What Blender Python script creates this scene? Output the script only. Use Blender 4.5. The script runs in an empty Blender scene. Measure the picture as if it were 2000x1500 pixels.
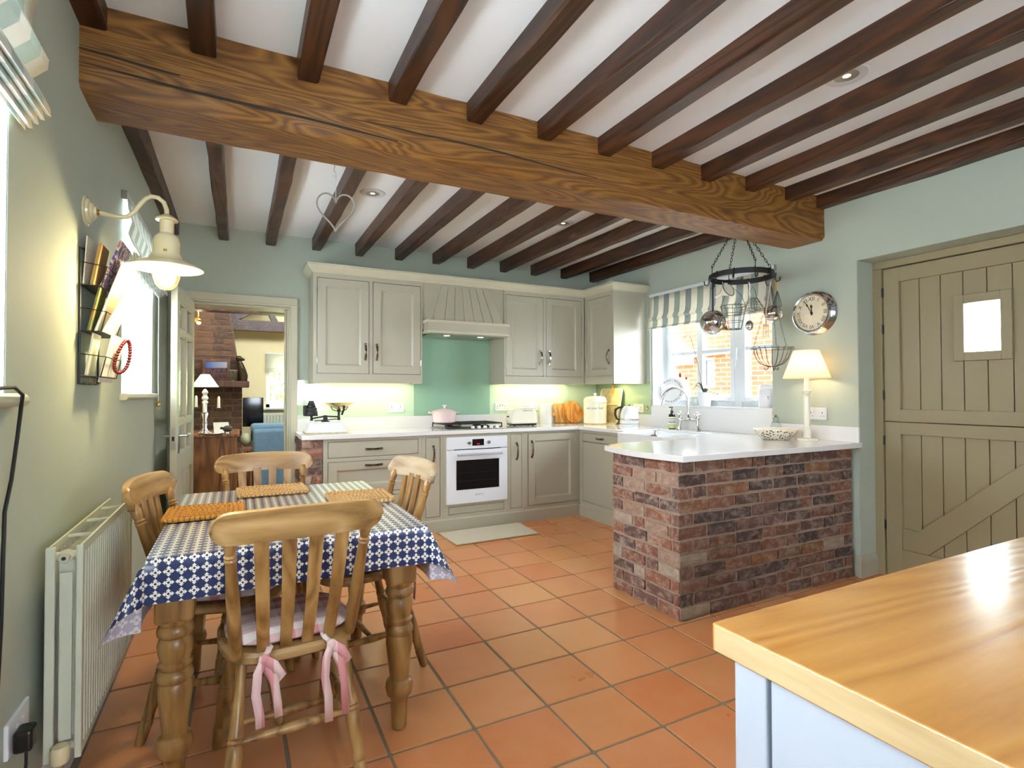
import bpy, math, random
from mathutils import Vector, Matrix
random.seed(11)
D = bpy.data
S = bpy.context.scene
COL = S.collection

# ------------------------------------------------------------------ camera
cd = D.cameras.new('camera')
cam = D.objects.new('camera', cd)
COL.objects.link(cam)
yaw, pit, rol = math.radians(27.149), math.radians(.9548), math.radians(-.1184)
fw = Vector((math.sin(yaw)*math.cos(pit), math.cos(yaw)*math.cos(pit), math.sin(pit)))
rt = Vector((math.cos(yaw), -math.sin(yaw), 0))
up = rt.cross(fw)
r2 = rt*math.cos(rol)+up*math.sin(rol)
u2 = up*math.cos(rol)-rt*math.sin(rol)
cam.matrix_world = Matrix(((r2.x, u2.x, -fw.x, 0), (r2.y, u2.y, -fw.y, 0), (r2.z, u2.z, -fw.z, 1.22), (0, 0, 0, 1)))
cd.sensor_width = 36
cd.lens = 1041.8/2000*36
cd.clip_start = .03
S.camera = cam

# ------------------------------------------------------------------ world, daylight, exposure
w = D.worlds.new('overcast_sky')
S.world = w
w.use_nodes = True
bg = w.node_tree.nodes['Background']
bg.inputs[0].default_value = (.82, .91, 1.0, 1)
bg.inputs[1].default_value = 11.0
S.view_settings.view_transform = 'Standard'
S.view_settings.look = 'None'
S.view_settings.exposure = 1.28
S.view_settings.gamma = 1
S.view_settings.use_curve_mapping = False

def area(name, loc, to, sx, sy, power, col=(1, 1, 1)):
    l = D.lights.new(name, 'AREA')
    l.shape = 'RECTANGLE'
    l.size, l.size_y = sx, sy
    l.energy = power
    l.color = col
    o = D.objects.new(name, l)
    COL.objects.link(o)
    o.location = loc
    d = Vector(to)-Vector(loc)
    o.rotation_euler = d.to_track_quat('-Z', 'Y').to_euler()
    return o

def point(name, loc, power, col, r=.03):
    l = D.lights.new(name, 'POINT')
    l.energy = power
    l.color = col
    l.shadow_soft_size = r
    o = D.objects.new(name, l)
    COL.objects.link(o)
    o.location = loc
    return o

def spot(name, loc, to, power, col, size=80, blend=.6, r=.03):
    l = D.lights.new(name, 'SPOT')
    l.energy = power
    l.color = col
    l.spot_size = math.radians(size)
    l.spot_blend = blend
    l.shadow_soft_size = r
    o = D.objects.new(name, l)
    COL.objects.link(o)
    o.location = loc
    o.rotation_euler = (Vector(to)-Vector(loc)).to_track_quat('-Z', 'Y').to_euler()
    return o

# daylight is the sky itself, coming in through the windows, one of them added behind the viewer

# ------------------------------------------------------------------ materials
def lin(c):
    out = []
    for v in c[:3]:
        v = v/255
        out.append(v/12.92 if v <= .04045 else ((v+.055)/1.055)**2.4)
    return (*out, 1)

def nt(name):
    m = D.materials.new(name)
    m.use_nodes = True
    t = m.node_tree
    b = t.nodes['Principled BSDF']
    return m, t, b

def N(t, typ, **kw):
    n = t.nodes.new(typ)
    for k, v in kw.items():
        if k.startswith('i_'):
            key = k[2:]
            n.inputs[int(key) if key.isdigit() else key.replace('_', ' ')].default_value = v
        else:
            setattr(n, k, v)
    return n

def math_n(t, op, a, b=None):
    n = t.nodes.new('ShaderNodeMath')
    n.operation = op
    for k, v in enumerate((a, b)):
        if v is None:
            continue
        if isinstance(v, (int, float)):
            n.inputs[k].default_value = v
        else:
            t.links.new(v, n.inputs[k])
    return n.outputs[0]

def mixc(t, fac, a, b, typ='MIX'):
    n = t.nodes.new('ShaderNodeMix')
    n.data_type = 'RGBA'
    n.blend_type = typ
    for k, v in ((0, fac), (6, a), (7, b)):
        if isinstance(v, (int, float)):
            n.inputs[k].default_value = v
        elif isinstance(v, tuple):
            n.inputs[k].default_value = v
        else:
            t.links.new(v, n.inputs[k])
    return n.outputs[2]

def ramp(t, fac, stops, const=False):
    n = t.nodes.new('ShaderNodeValToRGB')
    cr = n.color_ramp
    if const:
        cr.interpolation = 'CONSTANT'
    while len(cr.elements) > 1:
        cr.elements.remove(cr.elements[-1])
    cr.elements[0].position = stops[0][0]
    cr.elements[0].color = stops[0][1]
    for p, c in stops[1:]:
        e = cr.elements.new(p)
        e.color = c
    t.links.new(fac, n.inputs[0])
    return n.outputs[0]

def coords(t, scale=(1, 1, 1), kind='Object'):
    tc = t.nodes.new('ShaderNodeTexCoord')
    mp = t.nodes.new('ShaderNodeMapping')
    mp.inputs['Scale'].default_value = scale
    t.links.new(tc.outputs[kind], mp.inputs[0])
    return mp.outputs[0]

def noise(t, vec, scale, detail=3, rough=.5, dist=0):
    n = t.nodes.new('ShaderNodeTexNoise')
    n.inputs['Scale'].default_value = scale
    n.inputs['Detail'].default_value = detail
    n.inputs['Roughness'].default_value = rough
    n.inputs['Distortion'].default_value = dist
    t.links.new(vec, n.inputs['Vector'])
    return n.outputs['Fac']

def bump(t, b, h, strength, dist=.01):
    n = t.nodes.new('ShaderNodeBump')
    n.inputs['Strength'].default_value = strength
    n.inputs['Distance'].default_value = dist
    t.links.new(h, n.inputs['Height'])
    t.links.new(n.outputs[0], b.inputs['Normal'])

def plain(name, c, rough=.5, metal=0, var=.06, vs=6, bmp=0, bs=80, coat=0, spec=None):
    m, t, b = nt(name)
    v = coords(t)
    c1 = lin(c)
    lo = tuple(x*(1-var) for x in c1[:3])+(1,)
    hi = tuple(min(1, x*(1+var)) for x in c1[:3])+(1,)
    t.links.new(ramp(t, noise(t, v, vs), [(.3, lo), (.7, hi)]), b.inputs['Base Color'])
    b.inputs['Roughness'].default_value = rough
    b.inputs['Metallic'].default_value = metal
    if coat:
        b.inputs['Coat Weight'].default_value = coat
        b.inputs['Coat Roughness'].default_value = .1
    if spec is not None:
        b.inputs['Specular IOR Level'].default_value = spec
    if bmp:
        bump(t, b, noise(t, v, bs, 4), bmp)
    return m

def wood(name, dark, mid, light, axis, rough=.45, ring=3.0, fine=60, bmp=.15, rnd=.12, knots=.0, coat=0, lines=9.0):
    m, t, b = nt(name)
    k = {'x': (.12, 1, 1), 'y': (1, .12, 1), 'z': (1, 1, .12)}[axis]
    oi = t.nodes.new('ShaderNodeObjectInfo')
    v0 = coords(t, k)
    off = t.nodes.new('ShaderNodeVectorMath')
    off.operation = 'ADD'
    cmb = t.nodes.new('ShaderNodeCombineXYZ')
    for q in range(3):
        t.links.new(math_n(t, 'MULTIPLY', oi.outputs['Random'], 7.0+q), cmb.inputs[q])
    t.links.new(v0, off.inputs[0])
    t.links.new(cmb.outputs[0], off.inputs[1])
    v = off.outputs[0]
    big = noise(t, v, ring, 2, .5, .6+knots)
    rings = math_n(t, 'FRACT', math_n(t, 'MULTIPLY', big, lines))
    tri = math_n(t, 'ABSOLUTE', math_n(t, 'SUBTRACT', math_n(t, 'MULTIPLY', rings, 2.0), 1.0))
    fin = noise(t, v, fine, 3, .6)
    f = math_n(t, 'ADD', math_n(t, 'MULTIPLY', tri, .55), math_n(t, 'MULTIPLY', fin, .6))
    col = ramp(t, f, [(.2, lin(dark)), (.5, lin(mid)), (.85, lin(light))])
    hsv = t.nodes.new('ShaderNodeHueSaturation')
    t.links.new(math_n(t, 'ADD', math_n(t, 'MULTIPLY', oi.outputs['Random'], 2*rnd), 1-rnd), hsv.inputs['Value'])
    t.links.new(col, hsv.inputs['Color'])
    t.links.new(hsv.outputs[0], b.inputs['Base Color'])
    b.inputs['Roughness'].default_value = rough
    if coat:
        b.inputs['Coat Weight'].default_value = coat
        b.inputs['Coat Roughness'].default_value = .18
    bump(t, b, f, bmp, .004)
    return m

def glass(name, c=(255, 255, 255), rough=0.0, clear=.85):
    m = D.materials.new(name)
    m.use_nodes = True
    t = m.node_tree
    t.nodes.clear()
    o = t.nodes.new('ShaderNodeOutputMaterial')
    tr = t.nodes.new('ShaderNodeBsdfTransparent')
    tr.inputs[0].default_value = lin(c)
    gl = t.nodes.new('ShaderNodeBsdfGlossy')
    gl.inputs['Roughness'].default_value = rough
    mx = t.nodes.new('ShaderNodeMixShader')
    fr = t.nodes.new('ShaderNodeLayerWeight')
    fr.inputs[0].default_value = .5
    t.links.new(math_n(t, 'ADD', math_n(t, 'MULTIPLY', math_n(t, 'POWER', fr.outputs['Facing'], 4.0), .8), (1-clear)*.25+.01), mx.inputs[0])
    t.links.new(tr.outputs[0], mx.inputs[1])
    t.links.new(gl.outputs[0], mx.inputs[2])
    t.links.new(mx.outputs[0], o.inputs[0])
    return m

def glow(name, c, strength):
    m, t, b = nt(name)
    b.inputs['Base Color'].default_value = lin(c)
    b.inputs['Emission Color'].default_value = lin(c)
    b.inputs['Emission Strength'].default_value = strength
    return m

def shade_mat(name, c, trans=.5):
    m = D.materials.new(name)
    m.use_nodes = True
    t = m.node_tree
    t.nodes.clear()
    o = t.nodes.new('ShaderNodeOutputMaterial')
    v = coords(t)
    col = ramp(t, noise(t, v, 220, 2), [(.3, tuple(x*.94 for x in lin(c)[:3])+(1,)), (.7, lin(c))])
    d = t.nodes.new('ShaderNodeBsdfDiffuse')
    tl = t.nodes.new('ShaderNodeBsdfTranslucent')
    t.links.new(col, d.inputs[0])
    t.links.new(col, tl.inputs[0])
    mx = t.nodes.new('ShaderNodeMixShader')
    mx.inputs[0].default_value = trans
    t.links.new(d.outputs[0], mx.inputs[1])
    t.links.new(tl.outputs[0], mx.inputs[2])
    t.links.new(mx.outputs[0], o.inputs[0])
    return m

MT = {}
MT['wall'] = plain('duck_egg_wall_paint', (178, 187, 172), .75, var=.02, vs=3, bmp=.08, bs=40)
MT['ceiling'] = plain('white_ceiling_plaster', (241, 245, 246), .85, var=.015, vs=3, bmp=.06, bs=25)
MT['white'] = plain('white_gloss_paint', (218, 222, 224), .35, var=.01)
MT['taupe'] = plain('taupe_cabinet_paint', (175, 170, 151), .40, var=.012, vs=3)
MT['door_paint'] = plain('olive_taupe_door_paint', (150, 137, 104), .45, var=.02, vs=3)  # the cabinet taupe again, darkened and warmed to carry the alcove's dimness
MT['cream_paint'] = plain('cream_woodwork_paint', (196, 191, 166), .4, var=.015)
MT['gap'] = plain('dark_shadow_gap', (52, 46, 40), .9)
MT['beam'] = wood('old_oak_beam_wood', (88, 53, 16), (122, 78, 27), (148, 102, 42), 'x', .55, 3.0, 60, .45, .03, .8, lines=24)
MT['joist'] = wood('dark_stained_joist_wood', (38, 20, 10), (60, 33, 17), (82, 48, 26), 'y', .42, 5, 70, .35, .22, .4)
MT['pine'] = wood('waxed_pine_wood', (116, 80, 40), (154, 114, 62), (178, 140, 86), 'z', .38, 4, 50, .12, .06, .3, .2)
MT['pine_x'] = wood('waxed_pine_rail_wood', (124, 90, 50), (162, 126, 76), (184, 150, 102), 'x', .36, 4, 50, .1, .06, .3, .2)
MT['oak_top'] = wood('oiled_oak_worktop_wood', (176, 118, 48), (192, 134, 60), (204, 148, 74), 'x', .30, 3, 90, .14, .02, .2, .6, lines=22)
MT['oak_edge'] = wood('pale_oak_edging_wood', (188, 158, 112), (206, 180, 136), (218, 196, 158), 'y', .45, 5, 60, .1, .02, .3)
MT['dark_wood'] = wood('brown_mahogany_wood', (58, 30, 14), (86, 48, 24), (112, 66, 34), 'z', .4, 4, 50, .1, .1)
MT['chrome'] = plain('polished_chrome', (205, 205, 205), .12, 1, var=.02)
MT['handle'] = plain('polished_nickel_handle', (150, 143, 132), .14, 1, var=.05)
MT['steel'] = plain('brushed_steel', (190, 184, 174), .28, 1, var=.05)
MT['black'] = plain('matt_black_iron', (22, 22, 23), .5, var=.1)
MT['plastic_black'] = plain('black_plastic', (18, 18, 20), .35, var=.05)
MT['cream'] = plain('cream_enamel', (228, 214, 172), .25, var=.02, coat=.3)
MT['ivory'] = plain('ivory_enamel', (236, 231, 212), .22, var=.015, coat=.3)
MT['porcelain'] = plain('white_porcelain', (228, 229, 230), .15, var=.01, coat=.4)
MT['appliance'] = plain('white_appliance_enamel', (226, 230, 236), .22, var=.01, coat=.3)
MT['black_glass'] = plain('black_oven_glass', (16, 18, 22), .06, var=.05)
MT['radiator'] = plain('cream_radiator_enamel', (206, 208, 188), .35, var=.015)
MT['quartz'] = plain('white_quartz', (228, 227, 227), .12, var=.05, vs=260, coat=.3)
MT['splash'] = plain('green_splashback_glass', (146, 184, 158), .07, var=.01, coat=.8)
MT['side_glass'] = plain('soft_green_splashback_glass', (168, 190, 150), .10, var=.01, coat=.6)
MT['pale_glass'] = plain('pale_green_splashback_glass', (200, 222, 194), .12, var=.01, coat=.6)
MT['pink'] = plain('pale_pink_enamel', (234, 208, 206), .2, var=.02, coat=.5)
MT['paper'] = plain('white_paper', (238, 232, 216), .8, var=.04, vs=40)
MT['gold'] = plain('brass', (200, 160, 90), .25, 1, var=.05)
MT['rope'] = plain('grey_string', (150, 146, 138), .9)
MT['glass'] = glass('window_glass')
MT['clear'] = glass('clear_glass', (240, 246, 244), 0, .72)
MT['mortar'] = plain('grey_lime_mortar', (164, 142, 126), .95, var=.12, vs=30, bmp=.5, bs=120)
MT['grout'] = plain('grey_floor_grout', (132, 120, 100), .9, var=.12, vs=20)

def brick_mat(name, stops, lime=.35):
    m, t, b = nt(name)
    oi = t.nodes.new('ShaderNodeObjectInfo')
    base = ramp(t, oi.outputs['Random'], stops, True)
    v = coords(t, kind='Generated', scale=(2.2, 1, 1))
    off = t.nodes.new('ShaderNodeVectorMath')
    off.operation = 'ADD'
    cmb = t.nodes.new('ShaderNodeCombineXYZ')
    for q in range(3):
        t.links.new(math_n(t, 'MULTIPLY', oi.outputs['Random'], 31.0+11*q), cmb.inputs[q])
    t.links.new(v, off.inputs[0])
    t.links.new(cmb.outputs[0], off.inputs[1])
    n1 = noise(t, off.outputs[0], 1.6, 6, .65)
    n2 = noise(t, off.outputs[0], 1.5, 8, .72)
    dk = mixc(t, math_n(t, 'MULTIPLY', n1, .75), base, (.05, .03, .028, 1))
    lm = ramp(t, n2, [(.46, (0, 0, 0, 1)), (.72, (lime, lime, lime, 1))])
    col = mixc(t, lm, dk, lin((198, 178, 164)))
    t.links.new(col, b.inputs['Base Color'])
    b.inputs['Roughness'].default_value = .85
    bump(t, b, noise(t, off.outputs[0], 7, 6, .7), .6, .01)
    return m

MT['brick'] = brick_mat('reclaimed_brick', [(0, lin((130, 84, 64))), (.12, lin((86, 64, 58))), (.28, lin((150, 96, 70))), (.42, lin((112, 76, 66))), (.55, lin((72, 57, 55))), (.66, lin((142, 102, 84))), (.78, lin((120, 80, 68))), (.90, lin((186, 170, 144))), (.95, lin((156, 102, 60)))], .55)
MT['brick_lime_lit'] = brick_mat('limewashed_lit_brick', [(0, lin((160, 104, 82))), (.15, lin((112, 84, 76))), (.35, lin((178, 116, 86))), (.5, lin((140, 98, 86))), (.66, lin((196, 160, 136))), (.8, lin((150, 104, 90))), (.92, lin((206, 188, 164)))], .85)  # paler set: heavier limewash, with the light on these faces mixed into the colour
MT['brick_far'] = brick_mat('brown_chimney_brick', [(0, lin((92, 60, 34))), (.25, lin((76, 48, 30))), (.5, lin((104, 70, 40))), (.75, lin((68, 44, 28)))], .10)

def tile_mat():
    m, t, b = nt('terracotta_tile')
    oi = t.nodes.new('ShaderNodeObjectInfo')
    base = ramp(t, oi.outputs['Random'], [(0, lin((206, 128, 80))), (.2, lin((208, 140, 90))), (.4, lin((202, 122, 72))), (.6, lin((212, 152, 100))), (.8, lin((200, 116, 68))), (1, lin((210, 148, 92)))])
    v = coords(t)
    off = t.nodes.new('ShaderNodeVectorMath')
    off.operation = 'ADD'
    cmb = t.nodes.new('ShaderNodeCombineXYZ')
    for q in range(2):
        t.links.new(math_n(t, 'MULTIPLY', oi.outputs['Random'], 31.0+11*q), cmb.inputs[q])
    t.links.new(v, off.inputs[0])
    t.links.new(cmb.outputs[0], off.inputs[1])
    n1 = noise(t, off.outputs[0], 5, 4, .55)
    col = mixc(t, ramp(t, n1, [(.35, (0, 0, 0, 1)), (.75, (.45, .45, .45, 1))]), base, lin((218, 158, 112)))
    t.links.new(col, b.inputs['Base Color'])
    t.links.new(math_n(t, 'ADD', math_n(t, 'MULTIPLY', n1, .25), .20), b.inputs['Roughness'])
    bump(t, b, noise(t, off.outputs[0], 9, 3), .12, .01)
    return m
MT['tile'] = tile_mat()

def stripe_mat(name, a, b_, width, soft=.0, trans=.35):
    m = D.materials.new(name)
    m.use_nodes = True
    t = m.node_tree
    t.nodes.clear()
    o = t.nodes.new('ShaderNodeOutputMaterial')
    tc = t.nodes.new('ShaderNodeTexCoord')
    sp = t.nodes.new('ShaderNodeSeparateXYZ')
    t.links.new(tc.outputs['Object'], sp.inputs[0])
    f = math_n(t, 'FRACT', math_n(t, 'DIVIDE', sp.outputs[1], width*4))
    col = ramp(t, f, [(0, lin(a[0])), (.25, lin(b_)), (.5, lin(a[1])), (.75, lin(b_))], True)
    weave = noise(t, coords(t, (1, 400, 90)), 1, 2)
    col = mixc(t, math_n(t, 'MULTIPLY', weave, .12), col, (.4, .42, .4, 1))
    d = t.nodes.new('ShaderNodeBsdfDiffuse')
    tl = t.nodes.new('ShaderNodeBsdfTranslucent')
    t.links.new(col, d.inputs[0])
    t.links.new(col, tl.inputs[0])
    mx = t.nodes.new('ShaderNodeMixShader')
    mx.inputs[0].default_value = trans
    t.links.new(d.outputs[0], mx.inputs[1])
    t.links.new(tl.outputs[0], mx.inputs[2])
    t.links.new(mx.outputs[0], o.inputs[0])
    return m
MT['stripe'] = stripe_mat('sage_and_cream_striped_linen', ((176, 186, 174), (166, 174, 170)), (232, 228, 214), .070, trans=.38)
MT['stripe_left'] = stripe_mat('pale_sage_striped_linen', ((206, 218, 208), (200, 212, 206)), (238, 236, 228), .07, trans=.22)

def cloth_mat():
    m, t, b = nt('navy_star_print_oilcloth')
    uv = t.nodes.new('ShaderNodeUVMap')
    sp = t.nodes.new('ShaderNodeSeparateXYZ')
    t.links.new(uv.outputs[0], sp.inputs[0])
    cell = .0156
    out = []
    for k in range(2):
        s = math_n(t, 'DIVIDE', sp.outputs[k], cell)
        fl = math_n(t, 'FLOOR', s)
        par = math_n(t, 'MODULO', math_n(t, 'ADD', fl, 200), 2)
        loc = math_n(t, 'ABSOLUTE', math_n(t, 'SUBTRACT', math_n(t, 'FRACT', s), .5))
        out.append((par, loc))
    (pu, u), (pv, v) = out
    both = math_n(t, 'MULTIPLY', pu, pv)
    neither = math_n(t, 'MULTIPLY', math_n(t, 'SUBTRACT', 1, pu), math_n(t, 'SUBTRACT', 1, pv))
    mixed = math_n(t, 'SUBTRACT', math_n(t, 'SUBTRACT', 1, both), neither)
    # both: white square with a navy diamond; mixed: white bow ties; neither: navy with fine white edge
    sm = math_n(t, 'ADD', u, v)
    diam = math_n(t, 'MULTIPLY', math_n(t, 'GREATER_THAN', sm, .27), math_n(t, 'LESS_THAN', sm, .62))
    edge = math_n(t, 'GREATER_THAN', math_n(t, 'MAXIMUM', u, v), .47)
    bow_u = math_n(t, 'GREATER_THAN', math_n(t, 'SUBTRACT', u, math_n(t, 'MULTIPLY', v, 1.05)), .07)
    bow_v = math_n(t, 'GREATER_THAN', math_n(t, 'SUBTRACT', v, math_n(t, 'MULTIPLY', u, 1.05)), .07)
    bow = math_n(t, 'ADD', math_n(t, 'MULTIPLY', bow_u, pv), math_n(t, 'MULTIPLY', bow_v, pu))
    f = math_n(t, 'ADD', math_n(t, 'MULTIPLY', both, diam), math_n(t, 'MULTIPLY', mixed, bow))
    f = math_n(t, 'MINIMUM', f, 1.0)
    geo = t.nodes.new('ShaderNodeNewGeometry')
    front = mixc(t, f, lin((30, 42, 88)), lin((232, 228, 214)))
    back = mixc(t, f, lin((168, 166, 184)), lin((214, 208, 208)))
    t.links.new(mixc(t, geo.outputs['Backfacing'], front, back), b.inputs['Base Color'])
    b.inputs['Roughness'].default_value = .3
    b.inputs['Coat Weight'].default_value = .25
    b.inputs['Coat Roughness'].default_value = .2
    return m
MT['cloth'] = cloth_mat()

def check_mat(name, base, c):
    m, t, b = nt(name)
    sp = t.nodes.new('ShaderNodeSeparateXYZ')
    t.links.new(coords(t), sp.inputs[0])
    fs = [math_n(t, 'GREATER_THAN', math_n(t, 'FRACT', math_n(t, 'DIVIDE', sp.outputs[k], .07)), .55) for k in range(2)]
    f = math_n(t, 'MULTIPLY', math_n(t, 'ADD', fs[0], fs[1]), .42)
    t.links.new(mixc(t, f, lin(base), lin(c)), b.inputs['Base Color'])
    b.inputs['Roughness'].default_value = .9
    return m
MT['gingham'] = check_mat('pink_and_white_check_cotton', (236, 226, 220), (206, 120, 126))

def weave_mat(name, a, b_, sc, bmp=.8):
    """plaited strands: product of two waves, every other row shifted"""
    m, t, b = nt(name)
    v = coords(t)
    sp = t.nodes.new('ShaderNodeSeparateXYZ')
    t.links.new(v, sp.inputs[0])
    wob = math_n(t, 'MULTIPLY', noise(t, v, 30, 2), 1.6)
    rowf = math_n(t, 'MULTIPLY', sp.outputs[1], sc)
    row = math_n(t, 'FLOOR', rowf)
    alt = math_n(t, 'MULTIPLY', math_n(t, 'MODULO', math_n(t, 'ADD', row, 4000), 2), 1.57)
    sx = math_n(t, 'ABSOLUTE', math_n(t, 'SINE', math_n(t, 'ADD', math_n(t, 'ADD', math_n(t, 'MULTIPLY', sp.outputs[0], sc*2.2), alt), wob)))
    sy = math_n(t, 'SINE', math_n(t, 'MULTIPLY', math_n(t, 'FRACT', rowf), 3.1416))
    f = math_n(t, 'ADD', math_n(t, 'MULTIPLY', math_n(t, 'MULTIPLY', sx, sy), .75), math_n(t, 'MULTIPLY', noise(t, v, sc*4, 3), .3))
    t.links.new(ramp(t, f, [(.12, lin(a)), (.6, lin(b_))]), b.inputs['Base Color'])
    b.inputs['Roughness'].default_value = .9
    bump(t, b, f, bmp, .008)
    return m
MT['seagrass'] = weave_mat('golden_braided_seagrass', (142, 88, 28), (206, 150, 66), 85)
MT['seagrass_pale'] = weave_mat('natural_braided_seagrass', (150, 110, 62), (212, 176, 124), 85)
MT['rug'] = weave_mat('cream_woven_cotton', (188, 178, 156), (216, 207, 186), 70, .5)

# ------------------------------------------------------------------ geometry helpers
class G:
    def __init__(s):
        s.v, s.f, s.uv = [], [], None

    def add(s, vs, fs):
        n = len(s.v)
        s.v += [tuple(p) for p in vs]
        s.f += [tuple(i+n for i in f) for f in fs]
        return s

    def box(s, x0, x1, y0, y1, z0, z1):
        return s.add([(x, y, z) for z in (z0, z1) for y in (y0, y1) for x in (x0, x1)],
                     [(0, 2, 3, 1), (4, 5, 7, 6), (0, 1, 5, 4), (2, 6, 7, 3), (0, 4, 6, 2), (1, 3, 7, 5)])

    def prism(s, pts, a, b, axis='z'):
        n = len(pts)
        def P(p, t):
            return {'z': (p[0], p[1], t), 'y': (p[0], t, p[1]), 'x': (t, p[0], p[1])}[axis]
        area2 = sum(pts[i][0]*pts[(i+1) % n][1]-pts[(i+1) % n][0]*pts[i][1] for i in range(n))
        flip = (area2 < 0) != (axis == 'y')
        lo, hi = list(range(n)), list(range(n, 2*n))
        fs = [tuple(reversed(lo)), tuple(hi)] + [(i, (i+1) % n, (i+1) % n+n, i+n) for i in range(n)]
        if flip:
            fs = [tuple(reversed(f)) for f in fs]
        return s.add([P(p, a) for p in pts]+[P(p, b) for p in pts], fs)

    def lathe(s, prof, c=(0, 0, 0), seg=24, closed=False):
        n = len(prof)
        vs, fs = [], []
        for k in range(seg):
            a = 2*math.pi*k/seg
            for r, z in prof:
                vs.append((c[0]+r*math.cos(a), c[1]+r*math.sin(a), c[2]+z))
        for k in range(seg):
            k2 = (k+1) % seg
            for i in range(n-1 if not closed else n):
                j = (i+1) % n
                fs.append((k*n+i, k2*n+i, k2*n+j, k*n+j))
        if not closed:
            if prof[0][0] > 1e-5:
                fs.append(tuple(k*n for k in reversed(range(seg))))
            if prof[-1][0] > 1e-5:
                fs.append(tuple(k*n+n-1 for k in range(seg)))
        return s.add(vs, fs)

    def tube(s, pts, r, seg=8, closed=False):
        pts = [Vector(p) for p in pts]
        n = len(pts)
        rs = r if isinstance(r, (list, tuple)) else [r]*n
        tan = []
        for i in range(n):
            a = pts[(i-1) % n] if (closed or i) else pts[i]
            b = pts[(i+1) % n] if (closed or i < n-1) else pts[i]
            tan.append((b-a).normalized() if (b-a).length > 1e-9 else Vector((0, 0, 1)))
        ref = Vector((0, 0, 1)) if abs(tan[0].z) < .9 else Vector((1, 0, 0))
        u = tan[0].cross(ref).normalized()
        vs = []
        for i in range(n):
            u = (u-tan[i]*u.dot(tan[i]))
            u = u.normalized() if u.length > 1e-6 else tan[i].orthogonal().normalized()
            w_ = tan[i].cross(u)
            for k in range(seg):
                a = 2*math.pi*k/seg
                vs.append(pts[i]+(u*math.cos(a)+w_*math.sin(a))*rs[i])
        fs = []
        for i in range(n if closed else n-1):
            j = (i+1) % n
            for k in range(seg):
                k2 = (k+1) % seg
                fs.append((i*seg+k, i*seg+k2, j*seg+k2, j*seg+k))
        if not closed:
            fs.append(tuple(reversed(range(seg))))
            fs.append(tuple((n-1)*seg+k for k in range(seg)))
        return s.add(vs, fs)

    def turned(s, p0, p1, prof, seg=16):
        """lathe profile [(t 0..1 along p0->p1, radius)]"""
        p0, p1 = Vector(p0), Vector(p1)
        d = p1-p0
        q = d.to_track_quat('Z', 'Y').to_matrix()
        g = G().lathe([(r, t*d.length) for t, r in prof], seg=seg)
        return s.add([q @ Vector(v)+p0 for v in g.v], g.f)

    def ball(s, c, r, sc=(1, 1, 1), seg=16):
        n = seg//2
        prof = [(r*math.sin(math.pi*i/n), -r*math.cos(math.pi*i/n)) for i in range(n+1)]
        prof[0] = (0, -r)
        prof[-1] = (0, r)
        g = G().lathe(prof, seg=seg)
        return s.add([(c[0]+v[0]*sc[0], c[1]+v[1]*sc[1], c[2]+v[2]*sc[2]) for v in g.v], g.f)

    def sheet(s, rows, thick=None):
        """rows: list of lists of points -> quad sheet"""
        n, m = len(rows), len(rows[0])
        vs = [p for r in rows for p in r]
        fs = [(i*m+j, i*m+j+1, (i+1)*m+j+1, (i+1)*m+j) for i in range(n-1) for j in range(m-1)]
        return s.add(vs, fs)

    def xf(s, m):
        s.v = [tuple(m @ Vector(p)) for p in s.v]
        return s

ORG = {}
def mesh(name, g, mat, smooth=False):
    me = D.meshes.new(name)
    me.from_pydata(g.v, [], g.f)
    if g.uv:
        l = me.uv_layers.new(name='UVMap')
        for lp in me.loops:
            l.data[lp.index].uv = g.uv[lp.vertex_index]
    me.materials.append(MT[mat] if isinstance(mat, str) else mat)
    if smooth:
        me.shade_smooth()
        me.set_sharp_from_angle(angle=math.radians(40))
    me.update()
    return me

def obj(name, g, mat, parent=None, bev=0, smooth=False, label=None, cat=None, group=None, kind=None, solid=0, seg=2):
    if parent is not None and parent in ORG:
        o3 = ORG[parent]
        g.v = [(p[0]-o3[0], p[1]-o3[1], p[2]-o3[2]) for p in g.v]
    o = D.objects.new(name, mesh(name, g, mat, smooth))
    COL.objects.link(o)
    if parent is not None:
        o.parent = parent
        if parent in ORG:
            ORG[o] = ORG[parent]
    if solid:
        md = o.modifiers.new('solid', 'SOLIDIFY')
        md.thickness = solid
        md.offset = 0
    if bev:
        md = o.modifiers.new('bevel', 'BEVEL')
        md.width = bev
        md.segments = seg
        md.limit_method = 'ANGLE'
        md.angle_limit = math.radians(40)
    tag(o, label, cat, group, kind)
    return o

def tag(o, label=None, cat=None, group=None, kind=None):
    if label:
        o['label'] = label
    if cat:
        o['category'] = cat
    if group:
        o['group'] = group
    if kind:
        o['kind'] = kind
    return o

def thing(name, label, cat, loc=(0, 0, 0), rz=0, group=None, world=True, kind=None):
    o = D.objects.new(name, None)
    COL.objects.link(o)
    o.empty_display_size = .05
    o.location = loc
    o.rotation_euler = (0, 0, rz)
    if world:
        ORG[o] = loc
    return tag(o, label, cat, group, kind)

def dup(root, loc, rz, label, group=None):
    r = root.copy()
    COL.objects.link(r)
    r.location = loc
    r.rotation_euler = (0, 0, rz)
    r['label'] = label
    if group:
        r['group'] = group
    for ch in list(root.children):
        c = ch.copy()
        COL.objects.link(c)
        c.parent = r
        for gch in list(ch.children):
            d = gch.copy()
            COL.objects.link(d)
            d.parent = c
    return r

def letters(text, size, at, right, upv, mat, parent, name='lettering', depth=.0006, align='CENTER'):
    """flat print: text laid on the plane spanned by right / upv"""
    g = letters_g(text, size, at, right, upv, depth, align)
    return obj(name, g, mat, parent)

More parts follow.
